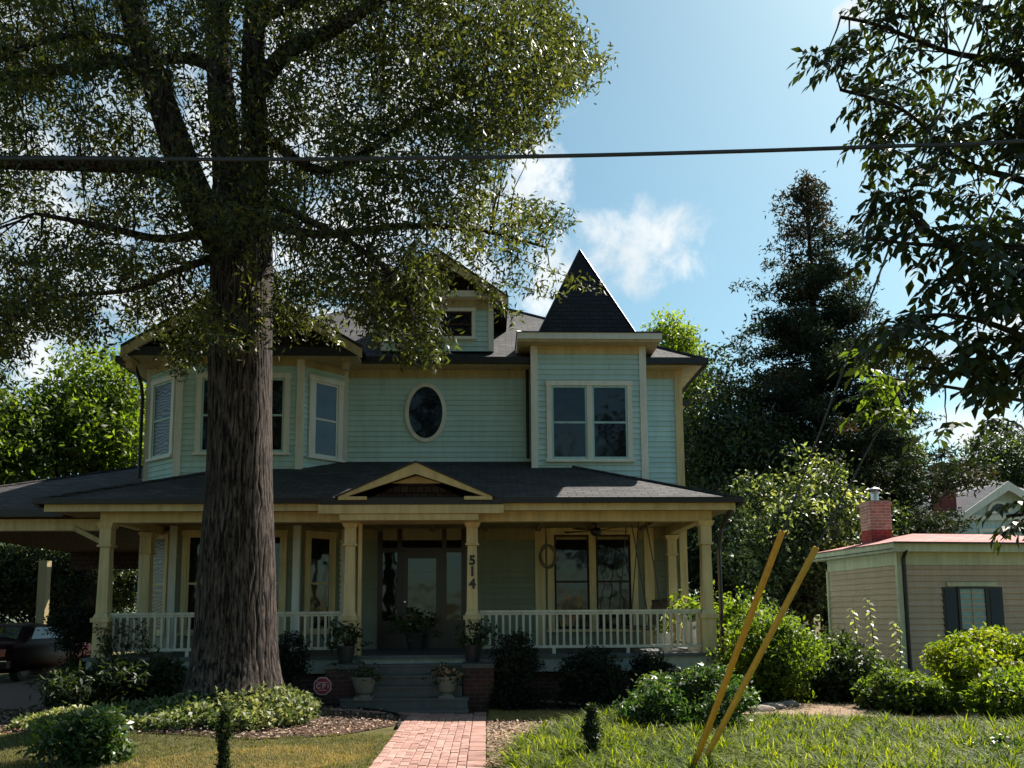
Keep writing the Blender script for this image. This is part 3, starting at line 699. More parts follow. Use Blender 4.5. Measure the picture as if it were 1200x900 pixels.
mb = MB(); A_ = [(ox0 - .05, oy0 - .05, tz1), (ox1 + .05, oy0 - .05, tz1), (ox1 + .05, oy1 + .05, tz1), (ox0 - .05, oy1 + .05, tz1)]
B_ = [(TX0 + i_, YT + i_ - .05, tz1 + .16), (TX1 - i_, YT + i_ - .05, tz1 + .16), (TX1 - i_, TY1 - i_ + .05, tz1 + .16), (TX0 + i_, TY1 - i_ + .05, tz1 + .16)]
for i in range(4):
    j = (i + 1) % 4; mb.face([A_[i], A_[j], B_[j], B_[i]], 'tower_roof'); mb.face([B_[i], B_[j], (cx, cy, ap)], 'tower_roof')
    mb.tube([A_[i], B_[i]], .018, 'gutter', 6); mb.tube([B_[i], (cx, cy, ap + .01)], .016, 'gutter', 6)
mb.box(ox0 - .052, ox1 + .052, oy0 - .052, oy1 + .052, tz1 - .012, tz1 - .002, 'gutter'); mb.build('tower_roof', H)
a0, zt = fT.hit(640, 447); a1, zb = fT.hit(742, 541)
window(H, fT, a0, a1, zb, zt, .105, 2)
# ---------------- oval window
oc = fM.hit(499, 484); rx = (fM.hit(523.5, 484)[0] - fM.hit(475, 484)[0]) / 2; rz_ = (fM.hit(499, 449.5)[1] - fM.hit(499, 518.5)[1]) / 2
mb = MB(); K = 40; w_ = .085
def ov(a, rr, n): return fM.P(oc[0] + math.cos(a) * (rx - rr), n, oc[1] + math.sin(a) * (rz_ - rr))
for i in range(K):
    a, b_ = 2 * math.pi * i / K, 2 * math.pi * (i + 1) / K
    mb.face([ov(a, 0, .06), ov(a, w_, .07), ov(b_, w_, .07), ov(b_, 0, .06)][::-1], 'white')
    mb.face([ov(a, 0, -.01), ov(a, 0, .06), ov(b_, 0, .06), ov(b_, 0, -.01)][::-1], 'white'); mb.face([ov(a, w_, .07), ov(a, w_, 0), ov(b_, w_, 0), ov(b_, w_, .07)][::-1], 'white')
W = mb.build('window', H); W['label'] = 'oval window with a pale oval casing'
mb = MB(); mb.face([ov(2 * math.pi * i / K, w_, .034) for i in range(K)], 'glass'); mb.build('pane', W)
# ---------------- upper bay windows
def uwin(f, u0, v0, u1, v1, **k):
    a, z1 = f.hit(u0, v0); b_, z0 = f.hit(u1, v1); return a, b_, z0, z1
a, zt = fC.hit(362, 440); b_, _ = fC.hit(401, 450); _, zb = fC.hit(381, 539)
window(H, fC, a, b_, zb, zt + .02, .12, 1, 'glass_blue', sash='white')
a0, zt = fB.hit(302, 438); a1, _ = fB.hit(341, 438); zb = fB.hit(320, 533)[1]
window(H, fB, a1 - .92, a1, zb, zt, .11, 1, 'glass'); b0 = fB.hit(232, 440)[0]; window(H, fB, b0, b0 + .92, zb, zt, .11, 1, 'glass')
window(H, fA, .14, fA.L - .13, zb - .02, zt, .1, 1, 'curtain', label='bay window with a pale curtain and painted wavy reflections')
# ---------------- gable over the bay
GY = 16.35; gx0 = PY(141, 405, GY).x; gx1 = PY(424, 405, GY).x; gz0 = PY(300, 404, GY).z; gc = (gx0 + gx1) / 2; gs = .60; gap = gz0 + (gx1 - gc) * gs; gback = EY0 + (gap - ZM) / MM + .15
mb = MB()
for (xa, xb) in ((gx0, gc), (gx1, gc)):
    mb.slab([(xa, GY, gz0), (xa, gback if False else EY0 + .6, gz0), (xb, gback, gap), (xb, GY, gap)] if xa < xb else [(xb, GY, gap), (xb, gback, gap), (xa, EY0 + .6, gz0), (xa, GY, gz0)], .06, 'roof', 'gutter')
mb.build('gable_roof', H)
mb = MB(); t_ = .2
for sg in (-1, 1):
    e = gc + sg * (gx1 - gc)
    mb.hexa([(e, GY + .01, gz0 - .065 - t_ * 1.0), (gc, GY + .01, gap - .065 - t_ * 1.15), (gc, GY + .06, gap - .065 - t_ * 1.15), (e, GY + .06, gz0 - .065 - t_),
             (e, GY + .01, gz0 - .065), (gc, GY + .01, gap - .065), (gc, GY + .06, gap - .065), (e, GY + .06, gz0 - .065)], 'soffit')
mb.build('rake_board', H)
mb = MB(); mb.face([(gx0 + .25, YB - .06, gz0 - .05), (gx1 - .25, YB - .06, gz0 - .05), (gc, YB - .06, gap - .22)], 'gable'); mb.build('gable_wall', H)
mb = MB(); mb.box(gx0 + .12, gx1 - .12, GY + .12, YW - .02, gz0 - .16, gz0 - .10, 'soffit'); mb.box(gx0 + .1, gx1 - .1, GY + .06, GY + .12, gz0 - .2, gz0 - .02, 'gutter'); mb.build('soffit', H)
for sx, xx in ((-1, XA), (1, XD)):
    mb = MB(); mb.box(xx - .06 + sx * .12, xx + .06 + sx * .12, YB - .1, YB + .1, gz0 - .38, gz0 - .163, 'soffit'); mb.box(xx - .08 + sx * .12, xx + .08 + sx * .12, YB - .22, YB + .2, gz0 - .24, gz0 - .165, 'soffit'); mb.build('bracket', H)
# ---------------- attic dormer
DY = 17.5; dx1 = PY(577, 400, DY).x; dc = PY(513, 300, DY).x; dx0 = 2 * dc - dx1; dz0 = PY(577, 412, DY).z; dz1 = PY(577, 353, DY).z; dap = PY(513, 292, 17.2).z
fD = Facet((dx0, DY), (dx1, DY)); fDR = Facet((dx1, DY), (dx1, 21.5)); fDL = Facet((dx0, 21.5), (dx0, DY))
mb = MB()
for f in (fD, fDR, fDL): siding(mb, f, 0, f.L, dz0, dz1 + .15, 'mint')
mb.build('dormer_wall', H)
for x in (dx0, dx1): corner(x - (.03 if x > dc else -.03), DY, dz0, dz1 + .02, .06)
mb = MB(); fbox(mb, fD, -.25, fD.L + .25, -.02, .22, dz1 + .02, dz1 + .16, 'white'); fbox(mb, fD, 0, fD.L, 0, .03, dz1 - .22, dz1 + .018, 'soffit'); mb.build('frieze_board', H)
ge = .36; ez = dz1 - .02; sl = (dap - ez) / (dx1 + ge - dc)
mb = MB()
yb = EY0 + (dap - ZM) / MM + .3
mb.slab([(dx0 - ge, DY - .38, ez), (dc, DY - .38, dap), (dc, yb, dap), (dx0 - ge, DY + 1.9, ez)][::-1], .05, 'roof', 'gutter'); mb.slab([(dc, DY - .38, dap), (dx1 + ge, DY - .38, ez), (dx1 + ge, DY + 1.9, ez), (dc, yb, dap)], .05, 'roof', 'gutter')
mb.build('dormer_roof', H)
mb = MB()
for sg in (-1, 1):
    e = dc + sg * (dx1 + ge - dc); t_ = .17
    mb.hexa([(e, DY - .37, ez - .055 - t_), (dc, DY - .37, dap - .055 - t_ * 1.3), (dc, DY - .32, dap - .055 - t_ * 1.3), (e, DY - .32, ez - .055 - t_),
             (e, DY - .37, ez - .055), (dc, DY - .37, dap - .055), (dc, DY - .32, dap - .055), (e, DY - .32, ez - .055)], 'cream')
mb.build('rake_board', H)
mb = MB(); mb.face([(dx0, DY - .02, dz1 + .16), (dx1, DY - .02, dz1 + .16), (dc, DY - .02, dap - .15)], 'gable'); mb.build('gable_wall', H)
a0 = fD.hit(557, 390)[0]; z1 = fD.hit(540, 362)[1]; z0 = fD.hit(540, 398)[1]
window(H, fD, fD.L - a0, a0, z0, z1, .08, 2, 'glass', sash='gable')
# ---------------- small bay on the right side of the house
sx1 = PY(806, 500, 21).x + .05
mb = MB(); fS = Facet((XR, 20.6), (XR + .55, 20.6)); siding(mb, fS, 0, fS.L, 1, 5.9, 'mint'); fS2 = Facet((XR + .55, 20.6), (XR + .55, 23.5)); siding(mb, fS2, 0, fS2.L, 1, 5.9, 'mint'); mb.build('side_bay_wall', H)
zs_ = PY(812, 470, 20.3).z
mb = MB(); mb.slab([(XR, 20.3, zs_ + .25), (XR + .55, 20.3, zs_), (XR + .95, 20.3, zs_), (XR + .95, 23.8, zs_), (XR, 23.8, zs_ + .55)], .08, 'roof', 'gutter'); mb.box(XR, XR + .85, 20.4, 23.7, zs_ - .16, zs_ - .1, 'cream'); mb.build('side_bay_roof', H)

# ---------------- porch roof
PX0, PX1 = -7.9, PY(866, 588, YE).x
dpt = YW - YE; zt_ = ZE + MS * dpt
mb = MB()
mb.slab([(PX0, YE, ZE), (PX1, YE, ZE), (PX1 - dpt, YW, zt_), (PX0 + dpt, YW, zt_)], .06, 'roof', 'gutter')
mb.slab([(PX1, YE, ZE), (PX1, YW + .6, ZE), (PX1 - dpt, YW + .6, zt_), (PX1 - dpt, YW, zt_)], .06, 'roof', 'gutter')
mb.slab([(PX0, YW + 2, ZE), (PX0, YE, ZE), (PX0 + dpt, YW, zt_), (PX0 + dpt, YW + 2, zt_)], .06, 'roof', 'gutter')
mb.tube([(PX1, YE, ZE + .01), (PX1 - dpt, YW, zt_ + .01)], .035, 'roof', 6); mb.tube([(PX0, YE, ZE + .01), (PX0 + dpt, YW, zt_ + .01)], .035, 'roof', 6)
mb.build('porch_roof', H)
mb = MB(); mb.box(PX0 - .05, PX1 + .05, YE - .1, YE + .02, ZE - .075, ZE + .02, 'gutter'); mb.box(PX1 - .02, PX1 + .08, YE + .02, YW + .5, ZE - .11, ZE + .015, 'gutter'); mb.box(PX0 - .08, PX0 + .02, YE + .02, YW, ZE - .11, ZE + .015, 'gutter'); mb.build('gutter', H)
CX1 = PY(828, 690, YP).x; CX0 = PY(123, 690, YP).x; CXA = PY(410.5, 690, YP).x; CXB = PY(553.5, 690, YP).x
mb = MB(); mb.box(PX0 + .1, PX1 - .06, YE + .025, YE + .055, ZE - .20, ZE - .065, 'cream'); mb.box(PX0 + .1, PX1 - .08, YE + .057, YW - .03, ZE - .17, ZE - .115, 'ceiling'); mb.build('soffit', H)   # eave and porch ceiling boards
mb = MB(); mb.box(CX0 - .1, CX1 + .12, YP - .1, YP + .1, ZE - .36, ZE - .172, 'cream'); mb.build('porch_beam', H)
mb = MB(); mb.box(CX1 - .09, CX1 + .09, YP + .1, YW - .02, ZE - .34, ZE - .173, 'cream'); mb.build('porch_beam', H)
mb = MB(); mb.box(CX0 - .09, CX0 + .09, YP + .1, YW + 1, ZE - .34, ZE - .173, 'cream'); mb.build('porch_beam', H)
mb = MB()
for x in np.arange(CX0 + 1.1, CX1 - .3, 1.15): mb.box(x - .05, x + .05, YP + .1, YW - .03, ZE - .235, ZE - .172, 'ceiling')
mb.build('ceiling_batten', H)
# ---------------- portico gable over the steps
QX0, QX1 = PY(377, 600, 14.4).x, PY(590, 600, 14.4).x; QC = PY(488, 560, 14.2).x
mb = MB(); mb.box(QX0, QX1, YE - .02 - .12, YE + .03 - .13, ZE - .27, ZE - .115, 'cream'); mb.box(CXA - .12, CXB + .12, YE - .09, YP + .11, ZE - .385, ZE - .272, 'cream'); mb.build('portico_beam', H)
qy = 14.02; qa = PY(488, 542, qy).z; qe = PY(395, 583, qy).z; qh = PY(578, 583, qy).x - PY(488, 560, qy).x
mb = MB()
for sg in (-1, 1):
    e = QC + sg * qh; t_ = .20
    mb.hexa([(e, qy, qe - .03), (QC, qy, qa - t_), (QC, qy + .06, qa - t_), (e - 0 * sg, qy + .06, qe - .03), (e, qy, qe + .03), (QC, qy, qa), (QC, qy + .06, qa), (e, qy + .06, qe + .03)] if True else [], 'cream')
    e2 = e - sg * .5
    mb.hexa([(e, qy + .002, qe - .04), (e2, qy + .002, qe - .04), (e2, qy + .058, qe - .04), (e, qy + .058, qe - .04), (e, qy + .002, qe + .02), (e2, qy + .002, qe + .02 + (qa - qe) * .0), (e2, qy + .058, qe + .02), (e, qy + .058, qe + .02)], 'cream')
mb.build('rake_board', H)
mb = MB(); yb2 = YE + (qa - ZE) / MS + .1
mb.slab([(QC - qh - .05, qy - .03, qe + .02), (QC, qy - .03, qa + .03), (QC, yb2, qa + .03), (QC - qh - .05, YE + .35, qe + .02)][::-1], .03, 'roof', 'gutter'); mb.slab([(QC, qy - .03, qa + .03), (QC + qh + .05, qy - .03, qe + .02), (QC + qh + .05, YE + .35, qe + .02), (QC, yb2, qa + .03)], .03, 'roof', 'gutter'); mb.build('portico_roof', H)
mb = MB(); mb.face([(QC - qh + .4, YE + .05, ZE - .02), (QC + qh - .4, YE + .05, ZE - .02), (QC, YE + .05, qa - .2)], 'gable'); mb.face([(QC - .45, YE + .03, qa - .33), (QC + .45, YE + .03, qa - .33), (QC, YE + .03, qa - .19)], 'cream'); mb.build('gable_wall', H)
mb = MB(); mb.box(QX0 + .03, QX1 - .03, YE - .17, YE - .14, ZE - .11, ZE + .0, 'gutter'); mb.build('gutter', H)
# ---------------- porch floor, skirt, foundation
mb = MB(); mb.box(CX0 - .25, CX1 + .18, YP - .2, YW - .02, ZF - .06, ZF, 'porch_floor'); mb.build('porch_floor', H)
mb = MB(); mb.box(CX0 - .2, CX1 + .14, YP - .14, YP - .08, ZF - .31, ZF - .062, 'skirt'); mb.box(CX1 + .08, CX1 + .14, YP - .08, YW, ZF - .31, ZF - .062, 'skirt'); mb.box(CX0 - .2, CX0 - .14, YP - .08, YW, ZF - .31, ZF - .062, 'skirt'); mb.build('porch_skirt', H)
mb = MB(); mb.box(CX0 - .1, CX1 + .06, YP - .02, YP + .2, -.1, ZF - .3, 'found'); mb.box(CX1 - .14, CX1 + .06, YP + .2, YW, -.1, ZF - .3, 'found'); mb.box(CX0 - .1, CX0 + .1, YP + .2, YW, -.1, ZF - .3, 'found'); mb.box(XA, XR, YW, YW + .25, -.1, ZF, 'found'); mb.build('foundation', H)
# ---------------- columns
def column(x, y, label=None, w=.105):
    mb = MB(); zc = ZE - .36
    mb.box(x - w - .02, x + w + .02, y - w - .02, y + w + .02, ZF + .002, ZF + .62, 'cream')          # pedestal
    mb.frust(x, y, ZF + .622, ZF + .70, w + .055, w + .055, 'cream'); mb.frust(x, y, ZF + .702, ZF + .80, w + .03, w - .01, 'cream')
    mb.frust(x, y, ZF + .802, zc - .44, w - .005, w - .022, 'cream')
    mb.frust(x, y, zc - .438, zc - .40, w + .02, w + .02, 'cream'); mb.box(x - w + .004, x + w - .004, y - w + .004, y + w - .004, zc - .398, zc - .1, 'cream'); mb.frust(x, y, zc - .098, zc - .002, w + .01, w + .05, 'cream')
    o = mb.build('column', H)
    if label: o['label'] = label
    return o
column(CX0, YP); column(CXA, YP); cB = column(CXB, YP, 'cream porch column with black number 514'); column(CX1, YP)
column(CX0 + .02, YW - 1.2); column(CX1 - .02, YW - .25)
mb = MB(); mb.box(CXA + .135, CXA + .195, YP + .0, YP + .1, ZF, ZE - .36, 'cream'); mb.build('half_column', H)
def text_mesh(body, size, ext=.006, bold=.0, spacing=1.0):
    cu = bpy.data.curves.new('t', 'FONT'); cu.body = body; cu.size = size; cu.extrude = ext; cu.offset = bold; cu.align_x = 'CENTER'; cu.align_y = 'CENTER'; cu.space_line = spacing; cu.resolution_u = 6
    o = bpy.data.objects.new('t', cu); COL.objects.link(o); bpy.context.view_layer.update()
    me = bpy.data.meshes.new_from_object(o.evaluated_get(bpy.context.evaluated_depsgraph_get())); bpy.data.objects.remove(o); return me
for i, ch in enumerate('514'):
    me = text_mesh(ch, .235, .006, .010); me.materials.append(M['black']); me.name = 'house_number'
    q = PY(553.5, (658, 671, 685.5)[i] - 1, YP - .1)
    o = link_obj('house_number', me, (q.x, YP - .105, q.z), cB); o.rotation_euler = (math.pi / 2, 0, 0)
# ---------------- railings
BAL = None
def railing(x0, y0, x1, y1):
    global BAL
    f = Facet((x0, y0), (x1, y1)); mb = MB(); zt = PY(700, 714.5, YP).z; zb = ZF + .1
    fbox(mb, f, 0, f.L, -.045, .045, zt - .045, zt, 'rail'); fbox(mb, f, 0, f.L, -.025, .025, zt - .085, zt - .047, 'rail'); fbox(mb, f, 0, f.L, -.03, .03, zb, zb + .05, 'rail')
    for i in range(1, int(f.L / 1.4) + 1): q = f.L * i / (int(f.L / 1.4) + 1); fbox(mb, f, q - .03, q + .03, -.025, .025, ZF + .001, zb, 'rail')
    r_ = mb.build('railing', H); n = int(round(f.L / .121))
    if BAL is None:
        b2 = MB(); b2.box(-.02, .02, -.02, .02, 0, zt - .085 - zb - .05, 'rail'); o = b2.build('baluster'); BAL = o.data; bpy.data.objects.remove(o)
    for i in range(n):
        q = f.P(f.L * (i + .5) / n, 0, zb + .05); o = link_obj('baluster', BAL, q, r_); o.rotation_euler = (0, 0, math.atan2(f.d.y, f.d.x))
railing(CX0 + .13, YP, CXA - .13, YP); railing(CXB + .13, YP, CX1 - .13, YP); railing(CX1, YP + .13, CX1, YW - .4); railing(CX0, YW - 1.35, CX0, YP + .13)
# ---------------- steps and brick piers
sx0, sx1 = -2.18, -.42
for i in range(5):
    z1 = ZF - .165 * (i + 1) + .02; y0 = YP - .2 - .29 * (i + 1)
    if z1 < .05: break
    mb = MB(); mb.box(sx0 - (.28 if i == 4 else 0) - (.2 if i == 3 else 0), sx1 + (.1 if i > 2 else 0), y0, YP - .16 - .29 * i, 0 if i > 2 else z1 - .17, z1 - .035, 'step'); mb.box(sx0 - (.3 if i == 4 else 0) - (.22 if i == 3 else 0), sx1 + (.12 if i > 2 else 0), y0 - .025, YP - .162 - .29 * i, z1 - .034, z1, 'step'); mb.build('step', H)
for x0, x1 in ((-2.72, -2.2), (-.40, .12)):
    mb = MB(); mb.box(x0, x1, 13.75, YP - .145, -.05, ZF - .19, 'found'); mb.box(x0 - .03, x1 + .03, 13.72, YP - .15, ZF - .188, ZF - .12, 'step'); mb.build('pier', H)
# ---------------- ground floor windows and door
z1 = fM.hit(690, 619)[1]; b0 = fM.hit(628, 640)[0]; b1 = fM.hit(757, 640)[0]
mb = MB(); fbox(mb, fM, b0 - .02, b0 + .2, -.01, .05, ZF, ZE - .12, 'cream'); fbox(mb, fM, b1 - .05, b1 + .16, -.01, .05, ZF, ZE - .12, 'cream'); fbox(mb, fM, b0 + .2, b1 - .05, -.01, .045, z1, z1 + .18, 'cream'); mb.build('window_surround', H)
a0 = fM.hit(641, 640)[0]; a1 = fM.hit(746, 640)[0]; window(H, fM, a0, a1, ZF + .35, z1, .15, 2, 'glass', casing='cream', sash='gable')
a, zt = fC.hit(357, 622); b_, _ = fC.hit(392, 640); window(H, fC, a, b_, ZF + .35, zt, .1, 1, 'glass', casing='cream', sash='cream')
window(H, fB, .2, 1.05, ZF + .35, zt, .1, 1, 'glass', casing='cream', sash='cream'); window(H, fB, fB.L - 1.05, fB.L - .2, ZF + .35, zt, .1, 1, 'glass', casing='cream', sash='cream')
window(H, fA, .13, fA.L - .13, ZF + .35, zt, .1, 1, 'curtain', casing='cream', sash='cream', label='porch window with a pale curtain and painted wavy reflections')
for f in (fA, fB, fC, fM):
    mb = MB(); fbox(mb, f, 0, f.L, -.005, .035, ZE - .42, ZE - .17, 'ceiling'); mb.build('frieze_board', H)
d0 = fM.hit(443, 680)[0]; d1 = fM.hit(546, 680)[0]; dt = fM.hit(490, 620)[1]
mb = MB()
for x in (d0, d1 - .1, d0 + .42, d1 - .52): fbox(mb, fM, x, x + .1, -.01, .07, ZF, dt, 'door')
fbox(mb, fM, d0 - .04, d1 + .04, -.01, .09, dt, dt + .12, 'cream'); fbox(mb, fM, d0 + .1, d1 - .1, -.01, .06, ZF + 2.08, ZF + 2.18, 'door'); fbox(mb, fM, d0 + .1, d0 + .42, -.01, .05, ZF, ZF + .6, 'door'); fbox(mb, fM, d1 - .42, d1 - .1, -.01, .05, ZF, ZF + .6, 'door')
DO = mb.build('front_door', H); DO['label'] = 'dark red front door with glass sidelights and transom'
mb = MB(); fbox(mb, fM, d0 + .1, d0 + .42, -.01, .03, ZF + .6, ZF + 2.08, 'glass'); fbox(mb, fM, d1 - .42, d1 - .1, -.01, .03, ZF + .6, ZF + 2.08, 'glass'); fbox(mb, fM, d0 + .1, d1 - .1, -.01, .03, ZF + 2.18, dt, 'glass'); mb.build('sidelight', DO)
mb = MB(); e0, e1 = d0 + .52, d1 - .52
fbox(mb, fM, e0, e0 + .13, -.01, .045, ZF, ZF + 2.08, 'door'); fbox(mb, fM, e1 - .13, e1, -.01, .045, ZF, ZF + 2.08, 'door'); fbox(mb, fM, e0 + .13, e1 - .13, -.01, .045, ZF, ZF + .45, 'door'); fbox(mb, fM, e0 + .13, e1 - .13, -.01, .045, ZF + 1.95, ZF + 2.08, 'door'); mb.build('door_leaf', DO)
mb = MB(); fbox(mb, fM, e0 + .13, e1 - .13, -.01, .028, ZF + .45, ZF + 1.95, 'glass'); mb.build('door_pane', DO)
mb = MB(); mb.lathe(fM.P(e0 + .07, .07, ZF + .98), [(.0, 0), (.028, .01), (.028, .04), (.0, .05)], 'chrome', 10); mb.build('handle', DO)
# ---------------- downspouts
def spout(pts, r_=.04):
    mb = MB(); mb.tube(pts, r_, 'gutter', 8); mb.build('downspout', H)
spout([(EX0 + .25, EY0 + .2, ZM - .15), (XA - .1, YW - .25, ZM - .55), (XA - .12, YW - .12, ZM - .8), (XA - .12, YW - .12, 4.6)])
spout([(PX1 - .1, YE + .05, ZE - .12), (CX1 + .3, YP - .05, ZE - .5), (CX1 + .25, YP - .02, ZE - .9), (CX1 + .25, YP - .02, .1)])
spout([(TX0 - .12, YW - .07, ZM - .1), (TX0 - .12, YW - .07, 5.05)], .035)
# ---------------- carport on the left
KX0, KX1, KY, KZ = -12.3, -6.9, 15.3, PY(60, 599, 15.3).z; kd = 4.6
mb = MB()
mb.slab([(KX0, KY, KZ), (KX1, KY, KZ), (KX1, KY + kd, KZ + MS * kd), (KX0 + kd, KY + kd, KZ + MS * kd)], .06, 'roof', 'gutter')
mb.slab([(KX0, KY + 2 * kd, KZ), (KX0, KY, KZ), (KX0 + kd, KY + kd, KZ + MS * kd)], .06, 'roof', 'gutter')
mb.slab([(KX1, KY + 2 * kd, KZ), (KX0, KY + 2 * kd, KZ), (KX0 + kd, KY + kd, KZ + MS * kd), (KX1, KY + kd, KZ + MS * kd)], .06, 'roof', 'gutter')
mb.tube([(KX0, KY, KZ + .01), (KX0 + kd, KY + kd, KZ + MS * kd + .01)], .035, 'roof', 6); mb.build('carport_roof', H)
mb = MB(); mb.box(KX0, -7.95, KY - .1, KY + .02, KZ - .11, KZ + .02, 'gutter'); mb.build('gutter', H)
mb = MB(); mb.box(KX0 + .3, -7.4, KY + .25, KY + .42, KZ - .34, KZ - .12, 'cream'); mb.box(KX0 + .2, KX1, KY + .1, KY + 2 * kd - .1, KZ - .115, KZ - .085, 'gable'); mb.build('carport_beam', H)
mb = MB(); mb.box(KX0 + .3, XA - .1, KY + 8.2, KY + 8.4, KZ - .6, KZ - .12, 'gable'); mb.build('carport_beam', H)
for (x, y) in ((KX0 + .45, KY + .33), (PY(53, 660, KY + 8.3).x, KY + 8.3)):
    mb = MB(); mb.box(x - .12, x + .12, y - .12, y + .12, 0, KZ - .345, 'ceiling'); mb.box(x - .2, x + .2, y - .2, y + .2, 0, .9, 'found'); mb.build('carport_post', H)
mb = MB(); mb.hexa([(-7.9, KY + .2, KZ - .35), (-7.2, KY + .2, KZ - .7), (-7.2, KY + .3, KZ - .7), (-7.9, KY + .3, KZ - .35), (-7.9, KY + .2, KZ - .25), (-7.2, KY + .2, KZ - .6), (-7.2, KY + .3, KZ - .6), (-7.9, KY + .3, KZ - .25)], 'soffit'); mb.build('bracket', H)

# ================================================================== THINGS ON AND ABOUT THE PORCH
def ceiling_fan():
    q = PY(698, 612, 16.2); z = ZE - .17
    root = thing('ceiling_fan', 'dark ceiling fan with long flat blades under the porch ceiling', 'ceiling fan', (q.x, 16.2, z))
    mb = MB(); mb.lathe((q.x, 16.2, 0), [(.07, z), (.06, z - .05), (.015, z - .06), (.015, z - .14), (.10, z - .15), (.11, z - .25), (.06, z - .30), (.02, z - .31)], 'black', 16); mb.build('motor', root, True)
    for k in range(5):
        a = k * 2 * math.pi / 5 + .15; c, s = math.cos(a), math.sin(a); mb = MB()
        def p(r_, w, dz): return (q.x + c * r_ - s * w, 16.2 + s * r_ + c * w, z - .2 + dz)
        mb.hexa([p(.1, -.03, -.004), p(.68, -.075, -.016), p(.68, .075, .004), p(.1, .03, -.004), p(.1, -.03, .004), p(.68, -.075, -.008), p(.68, .075, .012), p(.1, .03, .004)], 'gable'); mb.build('blade', root)
ceiling_fan()
def porch_swing():
    x0 = PY(744, 607, 16.2).x; root = thing('porch_swing', 'slatted wooden porch swing hanging on long crossed chains behind the railing', 'porch swing', (x0, 16.2, ZF + .35))
    zt = ZE - .18; zs = ZF + .45
    xs0, xs1 = PY(724, 713, 16.2).x, PY(771, 713, 16.2).x
    mb = MB()
    for i in range(6): x = x0 - .28 + i * .11; mb.box(x, x + .08, 15.45, 16.95, zs, zs + .022, 'wood')
    mb.box(x0 - .3, x0 + .34, 15.5, 15.56, zs - .06, zs - .001, 'wood'); mb.box(x0 - .3, x0 + .34, 16.84, 16.9, zs - .06, zs - .001, 'wood'); mb.build('seat', root)
    mb = MB()
    for i in range(11): y = 15.47 + i * .135; mb.hexa([(x0 + .34, y, zs), (x0 + .36, y, zs), (x0 + .36, y + .09, zs), (x0 + .34, y + .09, zs), (x0 + .46, y, zs + .5), (x0 + .48, y, zs + .5), (x0 + .48, y + .09, zs + .5), (x0 + .46, y + .09, zs + .5)], 'wood')
    mb.box(x0 + .45, x0 + .5, 15.45, 16.95, zs + .5, zs + .55, 'wood'); mb.build('backrest', root)
    for y in (15.45, 16.9):
        mb = MB(); mb.box(x0 - .28, x0 + .42, y - .03, y + .03, zs + .25, zs + .28, 'wood'); mb.box(x0 - .27, x0 - .22, y - .025, y + .025, zs - .06, zs + .249, 'wood'); mb.build('armrest', root)
        for xa, xt in ((x0 - .28, x0 - .06), (x0 + .40, x0 + .06)):
            mb = MB(); mb.tube([(xt, y, zt), (xa, y, zs - .04)], .012, 'rope', 6); mb.build('chain', root)
porch_swing()
def wreath():
    c = PY(642, 652, YW - .06); root = MB()
    for j in range(5):
        pts = []; rr = .16 + .012 * j
        for i in range(29):
            a = 2 * math.pi * i / 28; pts.append((c.x + math.cos(a) * (rr * .9 + .01 * math.sin(5 * a + j)), YW - .085 + .014 * math.sin(3 * a + j * 1.7), c.z + math.sin(a) * (rr * 1.3 + .01 * math.cos(4 * a + j))))
        root.tube(pts, .012, 'wreath', 5)
    tag(root.build('wreath', None, True), 'round twig wreath hung beside the porch window near the swing', 'wreath')
wreath()
def urn(x, y, z, label, flowers, sc=1.0):
    root = thing('planter', label, 'planter', (x, y, z))
    mb = MB(); mb.box(x - .13 * sc, x + .13 * sc, y - .13 * sc, y + .13 * sc, z, z + .05, 'terra')
    mb.lathe((x, y, z), [(.10 * sc, .051), (.075 * sc, .08), (.12 * sc, .12), (.155 * sc, .24), (.175 * sc, .33), (.195 * sc, .335), (.195 * sc, .365), (.165 * sc, .37), (.15 * sc, .33)], 'terra', 18); mb.build('urn', root)
    g = np.random.default_rng(int(abs(x) * 100)); C = np.array([[x, y, z + .40]]) + g.normal(size=(46, 3)) * np.array([.13, .12, .07]) * sc
    V = cluster_leaves(C, 7, .06, .07, .04, .5, 0); fast_mesh('plant', V, len(V) // 4, 4, ['leaf_dark'], root, root.location)
    if flowers:
        C = C[C[:, 2] > z + .40]; V = cluster_leaves(C, 7, .03, .045, .04, .5, 0); fast_mesh('flowers', V, len(V) // 4, 4, ['flower'], root, root.location)
q = PY(541, 803, 13.62); urn(-.66, 13.45, .22, 'stone urn with small pink flowers on the right end of the steps', True)
urn(-2.02, 13.45, .22, 'stone urn with dark leaves and no flowers at the brick pier beside the steps', False, 1.1)
def potted(x, y, z, label, pot, leaf, h, n, r_=.16, ph=.3, L=.12):
    root = thing('potted_plant', label, 'potted plant', (x, y, z)); mb = MB()
    mb.lathe((x, y, z), [(r_ * .7, 0), (r_ * .8, ph * .3), (r_, ph * .92), (r_ * 1.08, ph * .93), (r_ * 1.08, ph), (r_ * .9, ph), (r_ * .85, ph * .9)], pot, 18); mb.build('pot', root)
    g = np.random.default_rng(int(abs(x) * 977)); C = np.array([[x, y, z + ph + h * .45]]) + g.normal(size=(n, 3)) * np.array([r_ * 1.0, r_ * .9, h * .28])
    V = cluster_leaves(C, 6, .08, L, L * .42, .3, .3); fast_mesh('plant', V, len(V) // 4, 4, [leaf], root, root.location)
    mb = MB()
    for i in range(7): c = C[i * 3 % n]; mb.tube([(x, y, z + ph * .9), (x * .5 + c[0] * .5, y * .5 + c[1] * .5, z + ph + (c[2] - z - ph) * .6), tuple(c)], [.008, .006, .004], 'bark2', 5)
    mb.build('stems', root)
